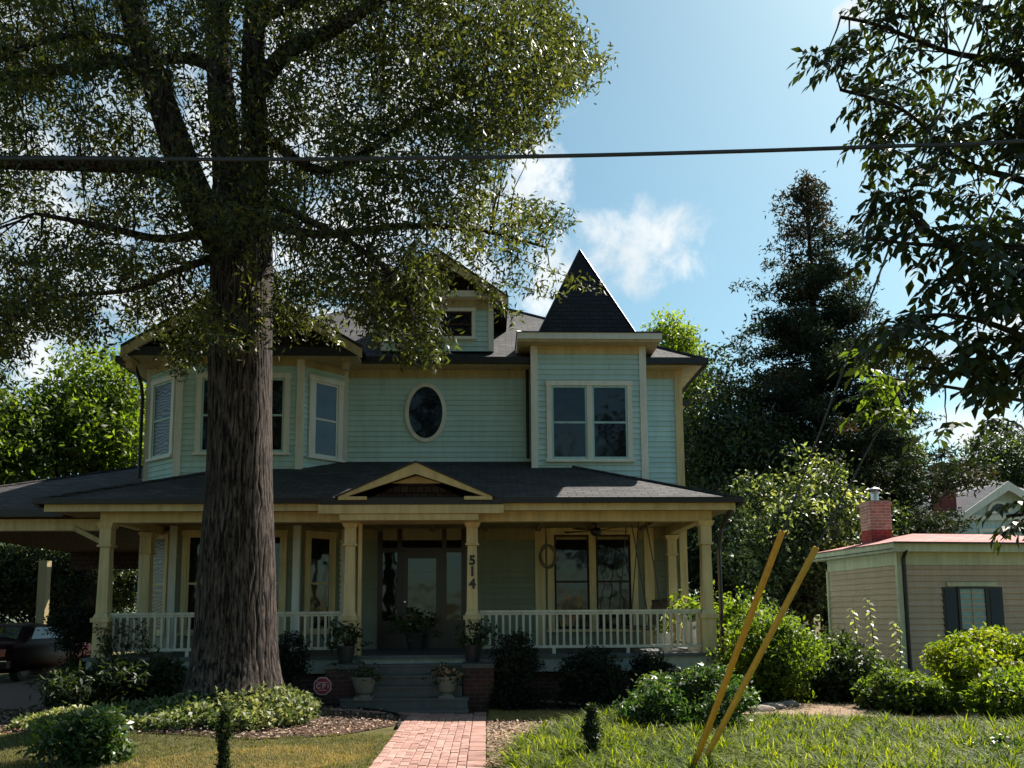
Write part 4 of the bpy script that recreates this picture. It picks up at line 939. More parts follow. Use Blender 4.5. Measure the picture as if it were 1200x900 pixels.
potted(PY(405, 750, 14.2).x, 14.25, ZF - .118, 'dark pot with a leafy plant on the brick pier left of the steps', 'pot_dark', 'leaf_dark', .42, 40)
potted(PY(554, 750, 14.2).x, 14.25, ZF - .118, 'dark pot with a leafy plant on the brick pier below the number column', 'pot_dark', 'leaf_dark', .40, 36)
potted(PY(780, 745, 15.2).x, 15.25, ZF, 'white pot with a pale leafy plant behind the porch railing', 'pot_white', 'leaf_pale', .42, 20, .17, .34, .13)
potted(PY(817, 740, 15.1).x, 15.4, ZF, 'tall white pot with a yellow green plant in the porch corner', 'pot_white', 'leaf_lit', .55, 26, .16, .55, .15)
potted(PY(487, 735, 16.9).x, 16.9, ZF, 'dark pot with a green plant standing in front of the door', 'pot_dark', 'leaf_mid', .5, 40, .2, .35, .12)
# security sign
def cpi():
    q = PY(378, 804, 13.5); x, z = q.x, q.z; y = 13.5; z0 = gzf(x, y)
    root = thing('yard_sign', 'small red octagonal security sign on a stake in the mulch bed beside the steps', 'yard sign', (x, y, z0))
    mb = MB(); mb.box(x - .012, x + .012, y + .008, y + .022, z0 - .1, z, 'black'); mb.build('stake', root)
    mb = MB()
    def octo(r_, ya, yb_, m):
        P = [(x + r_ * math.cos(R(22.5 + 45 * i)), z + r_ * math.sin(R(22.5 + 45 * i))) for i in range(8)]
        mb.face([(a, ya, b_) for a, b_ in reversed(P)][::-1], m); mb.face([(a, yb_, b_) for a, b_ in reversed(P)], m)
        for i in range(8):
            j = (i + 1) % 8; mb.face([(P[i][0], ya, P[i][1]), (P[i][0], yb_, P[i][1]), (P[j][0], yb_, P[j][1]), (P[j][0], ya, P[j][1])], m)
    octo(.155, y - .004, y + .006, 'signwhite'); octo(.138, y - .008, y - .0045, 'signred')
    mb.box(x - .085, x + .085, y - .0105, y - .0082, z + .052, z + .064, 'signwhite'); mb.box(x - .07, x + .07, y - .0105, y - .0082, z - .072, z - .062, 'signwhite'); mb.build('panel', root)
    me = text_mesh('C P I', .105, .002, .0025); me.materials.append(M['signwhite']); me.name = 'lettering'
    o = link_obj('lettering', me, (x, y - .0115, z - .004), root); o.rotation_euler = (math.pi / 2, 0, 0)
cpi()
# car under the carport
def car():
    x, y = PY(-4, 740, 20.2).x - .55, 20.2; root = thing('parked_car', 'dark red car parked under the carport with its rear bumper and number plate in view', 'car', (x, y + 2.1, 0))
    prof = [(0.02, .34), (-.04, .55), (.0, .80), (.06, .93), (.16, .985), (.70, 1.03), (.85, 1.10), (1.30, 1.40), (1.55, 1.46), (2.1, 1.48), (2.55, 1.42), (3.15, 1.08), (3.3, 1.02), (4.1, .90), (4.3, .80), (4.38, .58), (4.32, .34), (3.9, .22), (.4, .22)]
    w = .87; k = len(prof); V_ = []; F_ = []; ss = [-1, -.985, -.93, -.8, -.4, 0, .4, .8, .93, .985, 1]
    for s_ in ss:
        e = abs(s_) ** 6
        for a, b_ in prof:
            tum = max(0, b_ - .98) * .42; zc_ = .62 + (b_ - .62) * (1 - e * .16); yc_ = 2.17 + (a - 2.17) * (1 - e * .045); V_.append((x + s_ * (w - tum), y + yc_, zc_))
    for r_ in range(len(ss) - 1):
        for i in range(k): j = (i + 1) % k; F_.append((r_ * k + i, (r_ + 1) * k + i, (r_ + 1) * k + j, r_ * k + j))
    F_.append(tuple(range(k))); F_.append(tuple(reversed(range((len(ss) - 1) * k, len(ss) * k))))
    mb = MB(); mb.v = [Vector(p) for p in V_]; mb.f = [list(f) for f in F_]; mb.mi = [mb.mslot('car')] * len(F_); mb.build('body', root, True)
    for s_ in (-1, 1):
        mb = MB(); mb.hexa([(x + s_ * .80, y + 1.05, 1.06), (x + s_ * .80, y + 2.95, 1.06), (x + s_ * .82, y + 2.95, 1.06), (x + s_ * .82, y + 1.05, 1.06), (x + s_ * .70, y + 1.42, 1.36), (x + s_ * .70, y + 2.5, 1.36), (x + s_ * .715, y + 2.5, 1.36), (x + s_ * .715, y + 1.42, 1.36)], 'glass'); mb.build('side_window', root)
    mb = MB(); mb.face([(x - .58, y + .80, 1.035), (x + .58, y + .80, 1.035), (x + .5, y + 1.18, 1.37), (x - .5, y + 1.18, 1.37)], 'glass')
    for v in mb.v: v.z += .012
    mb.build('rear_window', root)
    mb = MB(); mb.box(x - .9, x + .9, y - .13, y + .05, .38, .56, 'car'); mb.box(x - .9, x + .9, y - .145, y - .131, .545, .565, 'chrome'); mb.build('bumper', root)
    mb = MB(); mb.box(x - .3, x + .3, y - .02, y - .006, .88, .905, 'chrome'); mb.build('trim_strip', root)
    mb = MB(); mb.box(x - .17, x + .17, y - .03, y - .004, .66, .82, 'plate'); mb.build('number_plate', root)
    for s in (-1, 1):
        mb = MB(); mb.box(x + s * .66 - .14, x + s * .66 + .14, y - .025, y + .04, .66, .84, 'taillight'); mb.build('tail_lamp', root)
        for yy in (.8, 3.4):
            mb = MB(); q = [(x + s * .72 - .1, y + yy, .32), (x + s * .72 + .1, y + yy, .32)]; mb.tube(q, .32, 'rubber', 20); wv = mb.build('wheel', root)
            mb = MB(); mb.tube([(q[0][0] - .006, y + yy, .32), (q[1][0] + .006, y + yy, .32)], .2, 'steel_dark', 16); mb.build('rim', wv)
car()

# ================================================================== OUTBUILDING, FAR HOUSE
def outbuilding():
    Y0 = 17.0; c = PY(1055, 700, Y0); cx_, cy_ = c.x, Y0; a = R(7.3)
    root = thing('outbuilding', 'low tan sided outbuilding with red shingle roof and a black shuttered window', 'outbuilding', (cx_, cy_, 0))
    ux, uy = math.cos(a), math.sin(a)
    def W(s, n): return (cx_ + ux * s - uy * n, cy_ + uy * s + ux * n)
    LF, LS = 5.2, 2.75
    f1 = Facet(W(0, 0), W(LF, 0)); f2 = Facet(W(0, LS), W(0, 0)); f3 = Facet(W(LF, 0), W(LF, LS)); f4 = Facet(W(LF, LS), W(0, LS))
    zt = f1.hit(1056, 662)[1]
    for f in (f1, f2, f3, f4): mb = MB(); siding(mb, f, 0, f.L, .15, zt, 'tan', .131); mb.build('wall', root)
    mb = MB()
    for f in (f1, f2): fbox(mb, f, 0, f.L, -.005, .03, zt, zt + .27, 'tan_trim')
    mb.build('frieze_board', root)
    for q in (W(0, 0), W(0, LS)): mb = MB(); mb.box(q[0] - .05, q[0] + .05, q[1] - .045, q[1] + .05, .1, zt, 'tan_trim'); mb.build('corner_board', root)
    ze = zt + .27; o = .28
    E = [(*W(-o, -o), ze), (*W(LF + o, -o), ze), (*W(LF + o, LS + o), ze), (*W(-o, LS + o), ze)]
    mb = MB(); k = .001
    low = [Vector(p) for p in E]; mb.hexa([*low, *[p + Vector((0, 0, .19)) for p in low]], 'tan_trim'); mb.build('eave_fascia', root)
    mb = MB(); o2 = .33; t_ = ze + .2; rise = .36
    E2 = [(*W(-o2, -o2), t_), (*W(LF + o2, -o2), t_), (*W(LF + o2, LS + o2), t_), (*W(-o2, LS + o2), t_)]; m_ = LS / 2 + o2
    r0, r1 = (*W(-o2 + m_, LS / 2), t_ + rise), (*W(LF + o2 - m_, LS / 2), t_ + rise)
    for p in ([E2[0], E2[1], r1, r0], [E2[1], E2[2], r1], [E2[2], E2[3], r0, r1], [E2[3], E2[0], r0]): mb.slab(p, .02, 'redroof', 'gutter')
    mb.build('roof', root)
    mb = MB(); g0 = W(-o2 - .02, -o2 - .06); 
    fg = Facet(W(-o2, -o2), W(LF + o2, -o2)); fbox(mb, fg, 0, fg.L, 0, .05, t_ - .03, t_ + .004, 'gutter'); fg = Facet(W(-o2, LS + o2), W(-o2, -o2)); fbox(mb, fg, 0, fg.L, 0, .03, ze + .04, ze + .06, 'gutter'); mb.build('gutter', root)
    q = W(.09, -.06); q0 = W(.0, -o); mb = MB(); mb.tube([(q0[0], q0[1], ze + .02), (q[0], q[1], ze - .12), (q[0], q[1], .2)], .042, 'gutter', 8); mb.build('downspout', root)
    # window with shutters
    s0, z1 = f1.hit(1123, 690); s1, z0 = f1.hit(1156, 737)
    mb = MB(); fbox(mb, f1, s0 - .06, s1 + .06, -.01, .05, z0 - .08, z0, 'shutter'); fbox(mb, f1, s0 - .06, s0, -.01, .05, z0, z1, 'shutter'); fbox(mb, f1, s1, s1 + .06, -.01, .05, z0, z1, 'shutter'); fbox(mb, f1, s0 - .06, s1 + .06, -.01, .05, z1, z1 + .05, 'shutter')
    fbox(mb, f1, s0 - .3, s1 + .3, -.01, .06, z1 + .052, z1 + .14, 'tan_trim'); w = mb.build('window', root)
    mb = MB(); fbox(mb, f1, s0, s1, -.01, .02, z0, z1, 'blind'); mb.build('pane', w)
    mb = MB(); sm = (s0 + s1) / 2; zm = (z0 + z1) / 2; fbox(mb, f1, sm - .015, sm + .015, 0, .035, z0, z1, 'tan'); fbox(mb, f1, s0, sm - .015, 0, .034, zm - .013, zm + .013, 'tan'); fbox(mb, f1, sm + .015, s1, 0, .034, zm - .013, zm + .013, 'tan'); mb.build('muntin', w)
    zb = f1.hit(1140, 752)[1]
    for b0, b1 in ((f1.hit(1104, 700)[0], s0 - .065), (s1 + .065, f1.hit(1174, 700)[0])):
        mb = MB(); fbox(mb, f1, b0, b1, -.005, .03, zb, z1 + .04, 'shutter')
        z = zb + .06
        while z < z1 - .03:
            mb.hexa([f1.P(b0 + .05, .045, z), f1.P(b1 - .05, .045, z), f1.P(b1 - .05, .03, z), f1.P(b0 + .05, .03, z), f1.P(b0 + .05, .034, z + .035), f1.P(b1 - .05, .034, z + .035), f1.P(b1 - .05, .03, z + .035), f1.P(b0 + .05, .03, z + .035)], 'shutter'); z += .045
        mb.build('shutter', root)
    # brick chimney behind the roof
    qx = PY(1027, 620, 19.0); x, y = qx.x, 19.0; wx = 25 / F_PX * 19 / 2; zt2 = PY(1027, 588, 19).z; zr = PY(1027, 622, 19).z
    ch = MB(); ch.box(x - wx, x + wx, y - wx, y + wx, 0, zr, 'chim_red_shaded'); ch.box(x - wx - .004, x + wx + .004, y - wx - .004, y + wx + .004, zr + .001, zt2 - .12, 'chim'); ch.box(x - wx - .025, x + wx + .025, y - wx - .025, y + wx + .025, zt2 - .118, zt2 - .03, 'chim'); ch.box(x - wx, x + wx, y - wx, y + wx, zt2 - .028, zt2, 'chim')
    co_ = ch.build('chimney', root); ch = MB(); ch.lathe((x, y, zt2), [(.09, 0), (.09, .18), (.13, .19), (.13, .21), (.06, .28), (.15, .3), (.02, .36)], 'steel', 14); ch.build('flue', co_)
outbuilding()
def far_house():
    Y0 = 36.0; xl = PY(1118, 600, Y0).x; xa = PY(1173, 570, Y0).x; xr = 2 * xa - xl; zE = PY(1118, 607, Y0).z; zA = PY(1172, 566, Y0).z
    root = thing('neighbour_house', 'pale blue house with a gable and arched attic window beyond the outbuilding roof', 'house', (xa, Y0, 0))
    f = Facet((xl + .35, Y0), (xr - .35, Y0)); mb = MB(); siding(mb, f, 0, f.L, .3, zE, 'palehouse', .16); mb.build('wall', root)
    fl = Facet((xl + .35, Y0 + 9), (xl + .35, Y0)); mb = MB(); siding(mb, fl, 0, fl.L, .3, zE, 'palehouse', .16); mb.build('wall', root)
    fr = Facet((xr - .35, Y0), (xr - .35, Y0 + 9)); mb = MB(); siding(mb, fr, 0, fr.L, .3, zE, 'palehouse', .16); mb.build('wall', root)
    mb = MB(); mb.face([(xl + .2, Y0 - .02, zE + .1), (xr - .2, Y0 - .02, zE + .1), (xa, Y0 - .02, zA - .1)], 'palehouse'); mb.build('gable_wall', root)
    mb = MB(); mb.slab([(xl - .1, Y0 - .5, zE), (xa, Y0 - .5, zA), (xa, Y0 + 9, zA), (xl - .1, Y0 + 9, zE)][::-1], .08, 'greyroof', 'white'); mb.slab([(xa, Y0 - .5, zA), (xr + .1, Y0 - .5, zE), (xr + .1, Y0 + 9, zE), (xa, Y0 + 9, zA)], .08, 'greyroof', 'white')
    q = PY(1130, 552, Y0 + 7); mb.slab([(q.x - 2.5, Y0 + 4.5, q.z - 1.9), (q.x + 3.2, Y0 + 4.5, q.z - 1.9), (q.x, Y0 + 7, q.z)], .08, 'greyroof', 'white'); mb.slab([(q.x - 2.5, Y0 + 9.5, q.z - 1.9), (q.x - 2.5, Y0 + 4.5, q.z - 1.9), (q.x, Y0 + 7, q.z)], .08, 'greyroof', 'white'); mb.slab([(q.x + 3.2, Y0 + 4.5, q.z - 1.9), (q.x + 3.2, Y0 + 9.5, q.z - 1.9), (q.x, Y0 + 7, q.z)], .08, 'greyroof', 'white'); mb.build('roof', root)
    mb = MB()
    for sg in (-1, 1):
        e = xa + sg * (xa - xl + .12); mb.hexa([(e, Y0 - .56, zE - .3), (xa, Y0 - .56, zA - .42), (xa, Y0 - .5, zA - .42), (e, Y0 - .5, zE - .3), (e, Y0 - .56, zE), (xa, Y0 - .56, zA), (xa, Y0 - .5, zA), (e, Y0 - .5, zE)], 'white')
    mb.build('rake_board', root)
    mb = MB(); fbox(mb, f, -.1, f.L + .1, 0, .12, zE - .12, zE + .12, 'white'); mb.build('frieze_board', root)
    c = PY(1170, 601, Y0); mb = MB()
    for i in range(12):
        a, b_ = math.pi * i / 12, math.pi * (i + 1) / 12
        for rr0, rr1, yy, m_ in ((0, .42, .05, 'glass'), (.42, .56, .09, 'white')):
            mb.face([(c.x + rr0 * math.cos(a), Y0 - yy, c.z + rr0 * math.sin(a)), (c.x + rr1 * math.cos(a), Y0 - yy, c.z + rr1 * math.sin(a)), (c.x + rr1 * math.cos(b_), Y0 - yy, c.z + rr1 * math.sin(b_)), (c.x + rr0 * math.cos(b_), Y0 - yy, c.z + rr0 * math.sin(b_))], m_)
    mb.build('arched_window', root)
    window(root, f, f.L / 2 - 1.2, f.L / 2 + .2, zE - 2.6, zE - .5, .14, 1, 'blind')
    for (u0, u1, v0, Yc) in ((1093, 1113, 544, Y0 + 1.5), (1114, 1137, 547, Y0 + 9)):
        a, b_ = PY(u0, v0, Yc), PY(u1, v0, Yc); w = (b_.x - a.x) / 2; x = (a.x + b_.x) / 2; mb = MB()
        mb.box(x - w * .94, x + w * .94, Yc - w * .9, Yc + w * .9, 0, a.z - .5, 'chim_far'); mb.box(x - w, x + w, Yc - w, Yc + w, a.z - .499, a.z, 'chim_far'); mb.build('chimney', root)
far_house()

# ================================================================== WIRES
def wires():
    P = [PY(u, v, y) for u, v, y in ((-700, 190, 7.4), (0, 186.5, 7.0), (300, 187.5, 6.9), (600, 184.5, 6.8), (850, 178.5, 6.7), (1060, 171.5, 6.6), (1200, 166, 6.5), (2000, 120, 6.3))]
    def smooth(P, k=8):
        o = []
        for i in range(len(P) - 1):
            p0, p1, p2, p3 = P[max(i - 1, 0)], P[i], P[i + 1], P[min(i + 2, len(P) - 1)]
            for j in range(k):
                t_ = j / k; o.append(.5 * ((2 * p1) + (p2 - p0) * t_ + (2 * p0 - 5 * p1 + 4 * p2 - p3) * t_ ** 2 + (3 * p1 - p0 - 3 * p2 + p3) * t_ ** 3))
        return o + [P[-1]]
    S = smooth(P); mb = MB(); mb.tube(S, .0125, 'cable', 10)
    c = tag(mb.build('utility_cable', None, True), 'thick black overhead cable strung level across the whole view', 'cable')
    mb = MB(); mb.tube([p + Vector((0, .004, .021)) for p in S], .006, 'wire', 6); mb.build('messenger_wire', c)
    for (u0, v0, u1, v1, gm, lab, Yb) in ((808, 905, 917, 622, 'guard', 'longer bright orange guard on the guy wire that leans from the lily turf', 8.2), (819, 897, 957, 641, 'guard_old', 'duller yellow brown guard on the second guy wire, leaning lower', 8.45)):
        a = PZ(u0, v0, .0); a = PZ(u0, v0 + 6, 0.0)
        b_ = PY(u1, v1, a.y - .55); d = (b_ - a); L = d.length; d.normalize()
        root = thing('guy_wire', lab, 'guy wire', a, 'guy wires with plastic guards')
        mb = MB(); mb.tube([a - d * .3, a + d * 9.5], .009, 'wire', 6); mb.build('wire', root)
        mb = MB(); s = d.cross(Vector((0, 0, 1))).normalized(); up_ = s.cross(d)
        mb.tube([a + d * .02, a + d * .05, a + d * L * .5, b_ - d * .02, b_], [.026, .030, .031, .030, .025], gm, 12); mb.build('guard', root, True)
wires()

# ================================================================== THE BIG OAK
def vnoise(th, z, nth, sz, seed):
    """value noise on a cylinder: nth cells round, sz cells per metre"""
    g = np.random.default_rng(seed); T = g.random((nth, 400)); a = th / (2 * np.pi) * nth; b_ = z * sz + 40
    i = np.floor(a).astype(int); j = np.floor(b_).astype(int); fa = a - i; fb = b_ - j
    fa = fa * fa * (3 - 2 * fa); fb = fb * fb * (3 - 2 * fb)
    t = lambda x, y: T[x % nth, y % 400]
    return (t(i, j) * (1 - fa) + t(i + 1, j) * fa) * (1 - fb) + (t(i, j + 1) * (1 - fa) + t(i + 1, j + 1) * fa) * fb
def pix_poly(pts):        # (u, v, Y, half width in px)
    P = [PY(u, v, Y) for u, v, Y, w in pts]; r_ = [w / F_PX * Y for u, v, Y, w in pts]; return P, r_
def smooth_path(P, r_, k=6):
    o, q = [], []
    for i in range(len(P) - 1):
        p0, p1, p2, p3 = P[max(i - 1, 0)], P[i], P[i + 1], P[min(i + 2, len(P) - 1)]
        for j in range(k):
            t_ = j / k; o.append(.5 * ((2 * p1) + (p2 - p0) * t_ + (2 * p0 - 5 * p1 + 4 * p2 - p3) * t_ ** 2 + (3 * p1 - p0 - 3 * p2 + p3) * t_ ** 3)); q.append(r_[i] * (1 - t_) + r_[i + 1] * t_)
    return o + [P[-1]], q + [r_[-1]]
OX = PY(279, 700, 12).x
OAK_LIMBS = [
    [(274, 300, 12, 24), (232, 235, 11.9, 21), (200, 150, 11.8, 18), (170, 60, 11.8, 16), (152, 0, 11.8, 15), (120, -130, 11.6, 11), (60, -280, 11.3, 6)],
    [(284, 320, 12, 30), (266, 190, 12, 18), (256, 60, 12.1, 15), (254, -60, 12.2, 13), (240, -300, 12.3, 8), (230, -460, 12.3, 4)],
    [(286, 320, 12, 30), (298, 190, 12, 17), (297, 60, 11.8, 14), (306, -60, 11.7, 13), (330, -240, 11.6, 8), (350, -420, 11.4, 3)],
    [(298, 110, 11.8, 12), (335, 62, 11.5, 10), (395, 32, 11.2, 8), (470, -20, 10.9, 6), (540, -90, 10.6, 3)],
    [(232, 225, 11.9, 12), (180, 197, 11.6, 10), (95, 192, 11.2, 9), (0, 190, 10.8, 8), (-120, 180, 10.4, 6), (-260, 190, 10, 3)],
    [(198, 92, 11.8, 10), (140, 73, 11.9, 8), (70, 82, 12.1, 7), (-20, 92, 12.4, 5), (-150, 80, 12.8, 3)],
    [(186, 66, 11.8, 8), (148, 48, 11.7, 6), (80, 42, 11.4, 4), (10, 62, 11.1, 3)],
    [(262, 84, 12.1, 9), (220, 68, 12.4, 7), (170, 72, 12.8, 5), (100, 60, 13.3, 3)],
    [(300, 150, 12, 8), (380, 200, 12.1, 5), (470, 150, 12.2, 4), (545, 105, 12.3, 3), (620, 90, 12.4, 1.5)],
    [(305, 260, 12.1, 7), (380, 275, 12.2, 5), (470, 265, 12.2, 4), (560, 270, 12.2, 2.5), (640, 290, 12.2, 1.2)],
    [(300, 225, 11.9, 7), (345, 250, 11.2, 5), (420, 290, 10.8, 3.5), (470, 340, 10.6, 2.5), (490, 390, 10.6, 1.2)],
    [(250, 270, 11.9, 6), (190, 280, 11.2, 5), (120, 265, 10.8, 4), (40, 250, 10.5, 2)],
    [(255, 300, 12, 5), (200, 320, 11.6, 4), (150, 340, 11.5, 3), (60, 350, 11.4, 2), (0, 380, 11.2, 1)],
    [(300, 20, 11.8, 8), (420, -10, 12.6, 6), (560, 30, 13.2, 4), (670, 70, 13.4, 2)],
]
SPR = []
def oak():
    root = thing('oak_tree', 'huge oak with a deeply furrowed trunk in front of the porch', 'tree', (OX, 12, gzf(OX, 12)))
    prof = [(862, 212, 340), (815, 216, 333), (795, 221, 328), (770, 227, 324), (735, 231, 322), (700, 233, 321), (600, 240, 319), (500, 245, 318), (420, 247, 318), (350, 249, 318), (300, 250, 319), (255, 253, 318)]
    zs, xs, rs = [], [], []
    for v, a, b_ in prof:
        p, q = PY(a, v, 12), PY(b_, v, 12); zs.append(p.z); xs.append((p.x + q.x) / 2); rs.append((q.x - p.x) / 2)
    zz = np.linspace(zs[0], zs[-1], 330); nt = 300; th = np.linspace(0, 2 * np.pi, nt, endpoint=False)
    Z, T = np.meshgrid(zz, th, indexing='ij'); rr = np.interp(Z, zs, rs); xx = np.interp(Z, zs, xs)
    warp = (vnoise(T, Z, 14, 1.3, 1) - .5) * 2.2 + (vnoise(T, Z, 40, 4, 2) - .5) * .9
    ridge = np.abs(np.sin(19 * T + warp * 2.4)); ridge = np.clip(ridge * 2.2, 0, 1); ridge = ridge * ridge * (3 - 2 * ridge)
    brk = vnoise(T, Z, 60, 5.5, 3); big = vnoise(T, Z, 7, .5, 4)
    rr = rr * (1 + (big - .5) * .12) + (ridge - .75) * .011 + (brk - .5) * .005 + (vnoise(T, Z, 150, 16, 6) - .5) * .0015
    flare = np.exp(-np.clip(Z - zs[1], 0, None) / .28); rr *= 1 + flare * .08 * np.cos(6 * T + .8)
    V = np.stack([xx + rr * np.cos(T), 12 + rr * np.sin(T), Z], -1)
    idx = np.arange(330 * nt).reshape(330, nt); a = idx[:-1]; b_ = idx[1:]
    F = np.stack([a, np.roll(a, -1, 1), np.roll(b_, -1, 1), b_], -1).reshape(-1, 4)
    mb = MB()
    for L in OAK_LIMBS:
        P, r_ = pix_poly(L); P, r_ = smooth_path(P, r_); mb.tube(P, r_, 'bark', 12)
    me = bpy.data.meshes.new('trunk'); k = 330 * nt
    verts = V.reshape(-1, 3).tolist() + [tuple(p) for p in mb.v]; c = Vector(root.location)
    me.from_pydata([tuple(Vector(p) - c) for p in verts], [], F.tolist() + [[i + k for i in f] for f in mb.f]); me.materials.append(M['bark'])
    me.polygons.foreach_set('use_smooth', [True] * len(me.polygons)); link_obj('trunk', me, c, root)
    # ---- crown: twig clusters; where the photograph's crown is thick, and outside the frame on every side
    G = ["877766677888887300", "865566777788887541", "765456765678886210", "544455667666542000", "434567778765310000", "445467777666652000",
         "664424578989553200", "875556778969410000", "764321001151300000"]
    cells = []
    for j in range(-9, len(G)):
        for i in range(-9, 18):
            if j < 0:
                w = 4.2 if i < 12 else (3 if i < 14 else 1)
                if j < -5: w *= .55
                if (i - 5) ** 2 / 170 + (j + 2) ** 2 / 75 > 1: w = 0
            elif i < 0: w = (6 if j < 7 else 2) * (1 if i > -6 else .4)
            else: w = int(G[j][i])
            if w: cells.append((i * 50 + 25, j * 50 + 25, w))
    cells = np.array(cells, float); g = np.random.default_rng(21)
    tot = int(cells[:, 2].sum() * 7.4); pk = g.choice(len(cells), tot, p=cells[:, 2] / cells[:, 2].sum())
    uu = cells[pk, 0] + g.uniform(-32, 32, tot); vv = cells[pk, 1] + g.uniform(-32, 32, tot)
    yy = np.clip(12.5 + g.normal(size=tot) * 1.5, 9.6, 15.6); front = (vv > 250) & (uu > 130); yy = np.where(front, np.clip(yy, 9.6, 13.8), yy)
    EDGE = [(-900, -900), (900, -900), (655, -5), (655, 30), (690, 55), (708, 72), (685, 100), (645, 108), (645, 145), (620, 170), (590, 185), (572, 225), (600, 238), (650, 250), (655, 265), (632, 285),
            (640, 315), (690, 335), (640, 340), (606, 330), (596, 352), (575, 345), (548, 318), (528, 325), (516, 360), (520, 395), (506, 418), (488, 418), (468, 405), (448, 392), (425, 378), (400, 350), (330, 375),
            (320, 400), (240, 430), (192, 430), (190, 390), (150, 350), (128, 392), (60, 398), (0, 440), (-900, 460)]
    m_ = inside(uu, vv, EDGE) & ~((uu > 512) & (vv > 283) & (vv < 375) & (g.random(tot) < .82)); hole = np.sin(uu * .043 + 1.3 * np.sin(vv * .031)) * np.sin(vv * .051 + 1.1 * np.sin(uu * .027 + 2)); m_ &= (g.random(tot) > np.clip((hole - .12) * 1.9, 0, .86) * np.clip((470 - uu) / 120, .12, 1) * np.where((vv > 290) & (uu > 380), 0, 1)); uu, vv, yy = uu[m_], vv[m_], yy[m_]; tot = len(uu)
    xu = np.concatenate([g.uniform(395, 522, 120), g.uniform(480, 650, 90)]); xv = np.concatenate([g.uniform(300, 412, 120), g.uniform(10, 160, 90)]); xm = inside(xu, xv, EDGE); uu = np.append(uu, xu[xm]); vv = np.append(vv, xv[xm]); yy = np.append(yy, g.uniform(10.6, 12.6, xm.sum())); tot = len(uu)
    gu = np.concatenate([g.uniform(140, 245, 55), g.uniform(322, 432, 70)]); uu = np.append(uu, gu); vv = np.append(vv, np.concatenate([g.uniform(325, 392, 55), g.uniform(315, 388, 70)])); yy = np.append(yy, g.uniform(12.6, 14.6, 125)); tot = len(uu)
    C = np.array([tuple(PY(a, b_, c_)) for a, b_, c_ in zip(uu, vv, yy)])
    # where sunlight falls through the crown: gaps over the trunk's right flank, the path, the lawn
    tg = []
    for z in np.arange(.7, 6.5, .2): tg.append((OX + .42, 12.12, z)); tg.append((OX + .45, 11.9, z))
    n_tr = len(tg)
    for x in np.arange(-5.6, -1.2, .55):
        for y in np.arange(8.4, 12.9, .55):
            if g.random() < .72: tg.append((x, y, .1))
    S = np.array(tuple(SUN_DIR)); ok = np.ones(tot, bool)
    for k_, p in enumerate(tg):
        d = C - np.array(p); tt = d @ S; dist = np.linalg.norm(d - tt[:, None] * S, axis=1); hid = (vv < -15) | (uu < -15)
        if k_ < n_tr: ok &= ~((dist < .75) & (tt > .3))
        else: ok &= ~((dist < .5) & hid)
    hang = (vv > 405) & ~((uu > 440) & (uu < 520)) & (uu > 120); C = C[ok]; 
    n = 26; V = cluster_leaves(C, n, .23, .112, .036, .25, .45)
    # sprays that stick out of the ragged right-hand edge and hang below
    SP = [(640, 95, 708, 70), (650, 40, 672, 22), (600, 178, 645, 148), (585, 228, 672, 255), (590, 262, 660, 262), (600, 300, 700, 338), (585, 330, 650, 345), (500, 400, 512, 428), (470, 400, 480, 422), (560, 330, 600, 372), (205, 400, 212, 440), (225, 395, 236, 425), (540, 290, 575, 350), (380, 370, 390, 398)]
    ex = []
    for a, b_, c_, d_ in SP:
        y0 = 12.2 if a > 300 else 12.9
        for k_ in range(9):
            f = k_ / 8; p_ = PY(a + (c_ - a) * f, b_ + (d_ - b_) * f, y0 + g.normal() * .1); ex.append(tuple(p_)); SPR.append((tuple(PY(a, b_, y0)), tuple(p_)))
    V = np.vstack([V, cluster_leaves(np.array(ex), 15, .13, .112, .034, .25, .4)])
    fast_mesh('crown', V, len(V) // 4, 4, ['leaf_oak'], root, root.location)
    # twigs
    LP = []
    for L in OAK_LIMBS[3:]:
        P, r_ = pix_poly(L); P, _ = smooth_path(P, r_); LP += P
    A = np.array([tuple(p) for p in LP]); mb = MB()
    for c_ in C[::4]:
        d = np.linalg.norm(A - c_, axis=1); k_ = d.argmin()
        if d[k_] < 1.9: limb_mesh(mb, A[k_], c_, .013, .003, n=4, seg=4, wob=.08)
    for i in range(8, len(SPR), 9): mb.tube([SPR[i][0], SPR[i][1]], [.008, .002], 'bark2', 4)
    mb.build('twigs', root)
oak()

# ================================================================== COMPOUND-LEAVED TREE REACHING IN FROM THE RIGHT
def compound(P, D, n_l, L, W, g):
    """pinnate leaves: rows of drooping leaflets on a stalk"""
    out = []; stalk = []
    for p, d in zip(P, D):
        d = d / np.linalg.norm(d); side = np.cross(d, (0, 0, 1)); side /= np.linalg.norm(side) + 1e-6; ln = L * 2.6 * g.uniform(.7, 1.15)
        pts = []
        for i in range(n_l):
            f = (i + 1) / n_l; q = p + d * ln * f + np.array((0, 0, -1)) * ln * .35 * f * f; pts.append(q)
            for s in ((-1, 1) if i < n_l - 1 else (0,)):
                dd = side * s * .85 + d * .55 + np.array((0, 0, -.55)) + g.normal(size=3) * .18; nn = np.array((0, 0, 1.0)) + side * -s * .5 + g.normal(size=3) * .25
                out.append((q, dd, nn, L * g.uniform(.75, 1.15) * (.8 + .35 * f)))
        stalk.append((p, pts[n_l // 2], pts[-1]))
    q, dd, nn, l = (np.array([o[i] for o in out]) for i in range(4))
    return leaf_quads(q, dd, nn, l, W * l / L, .12), stalk
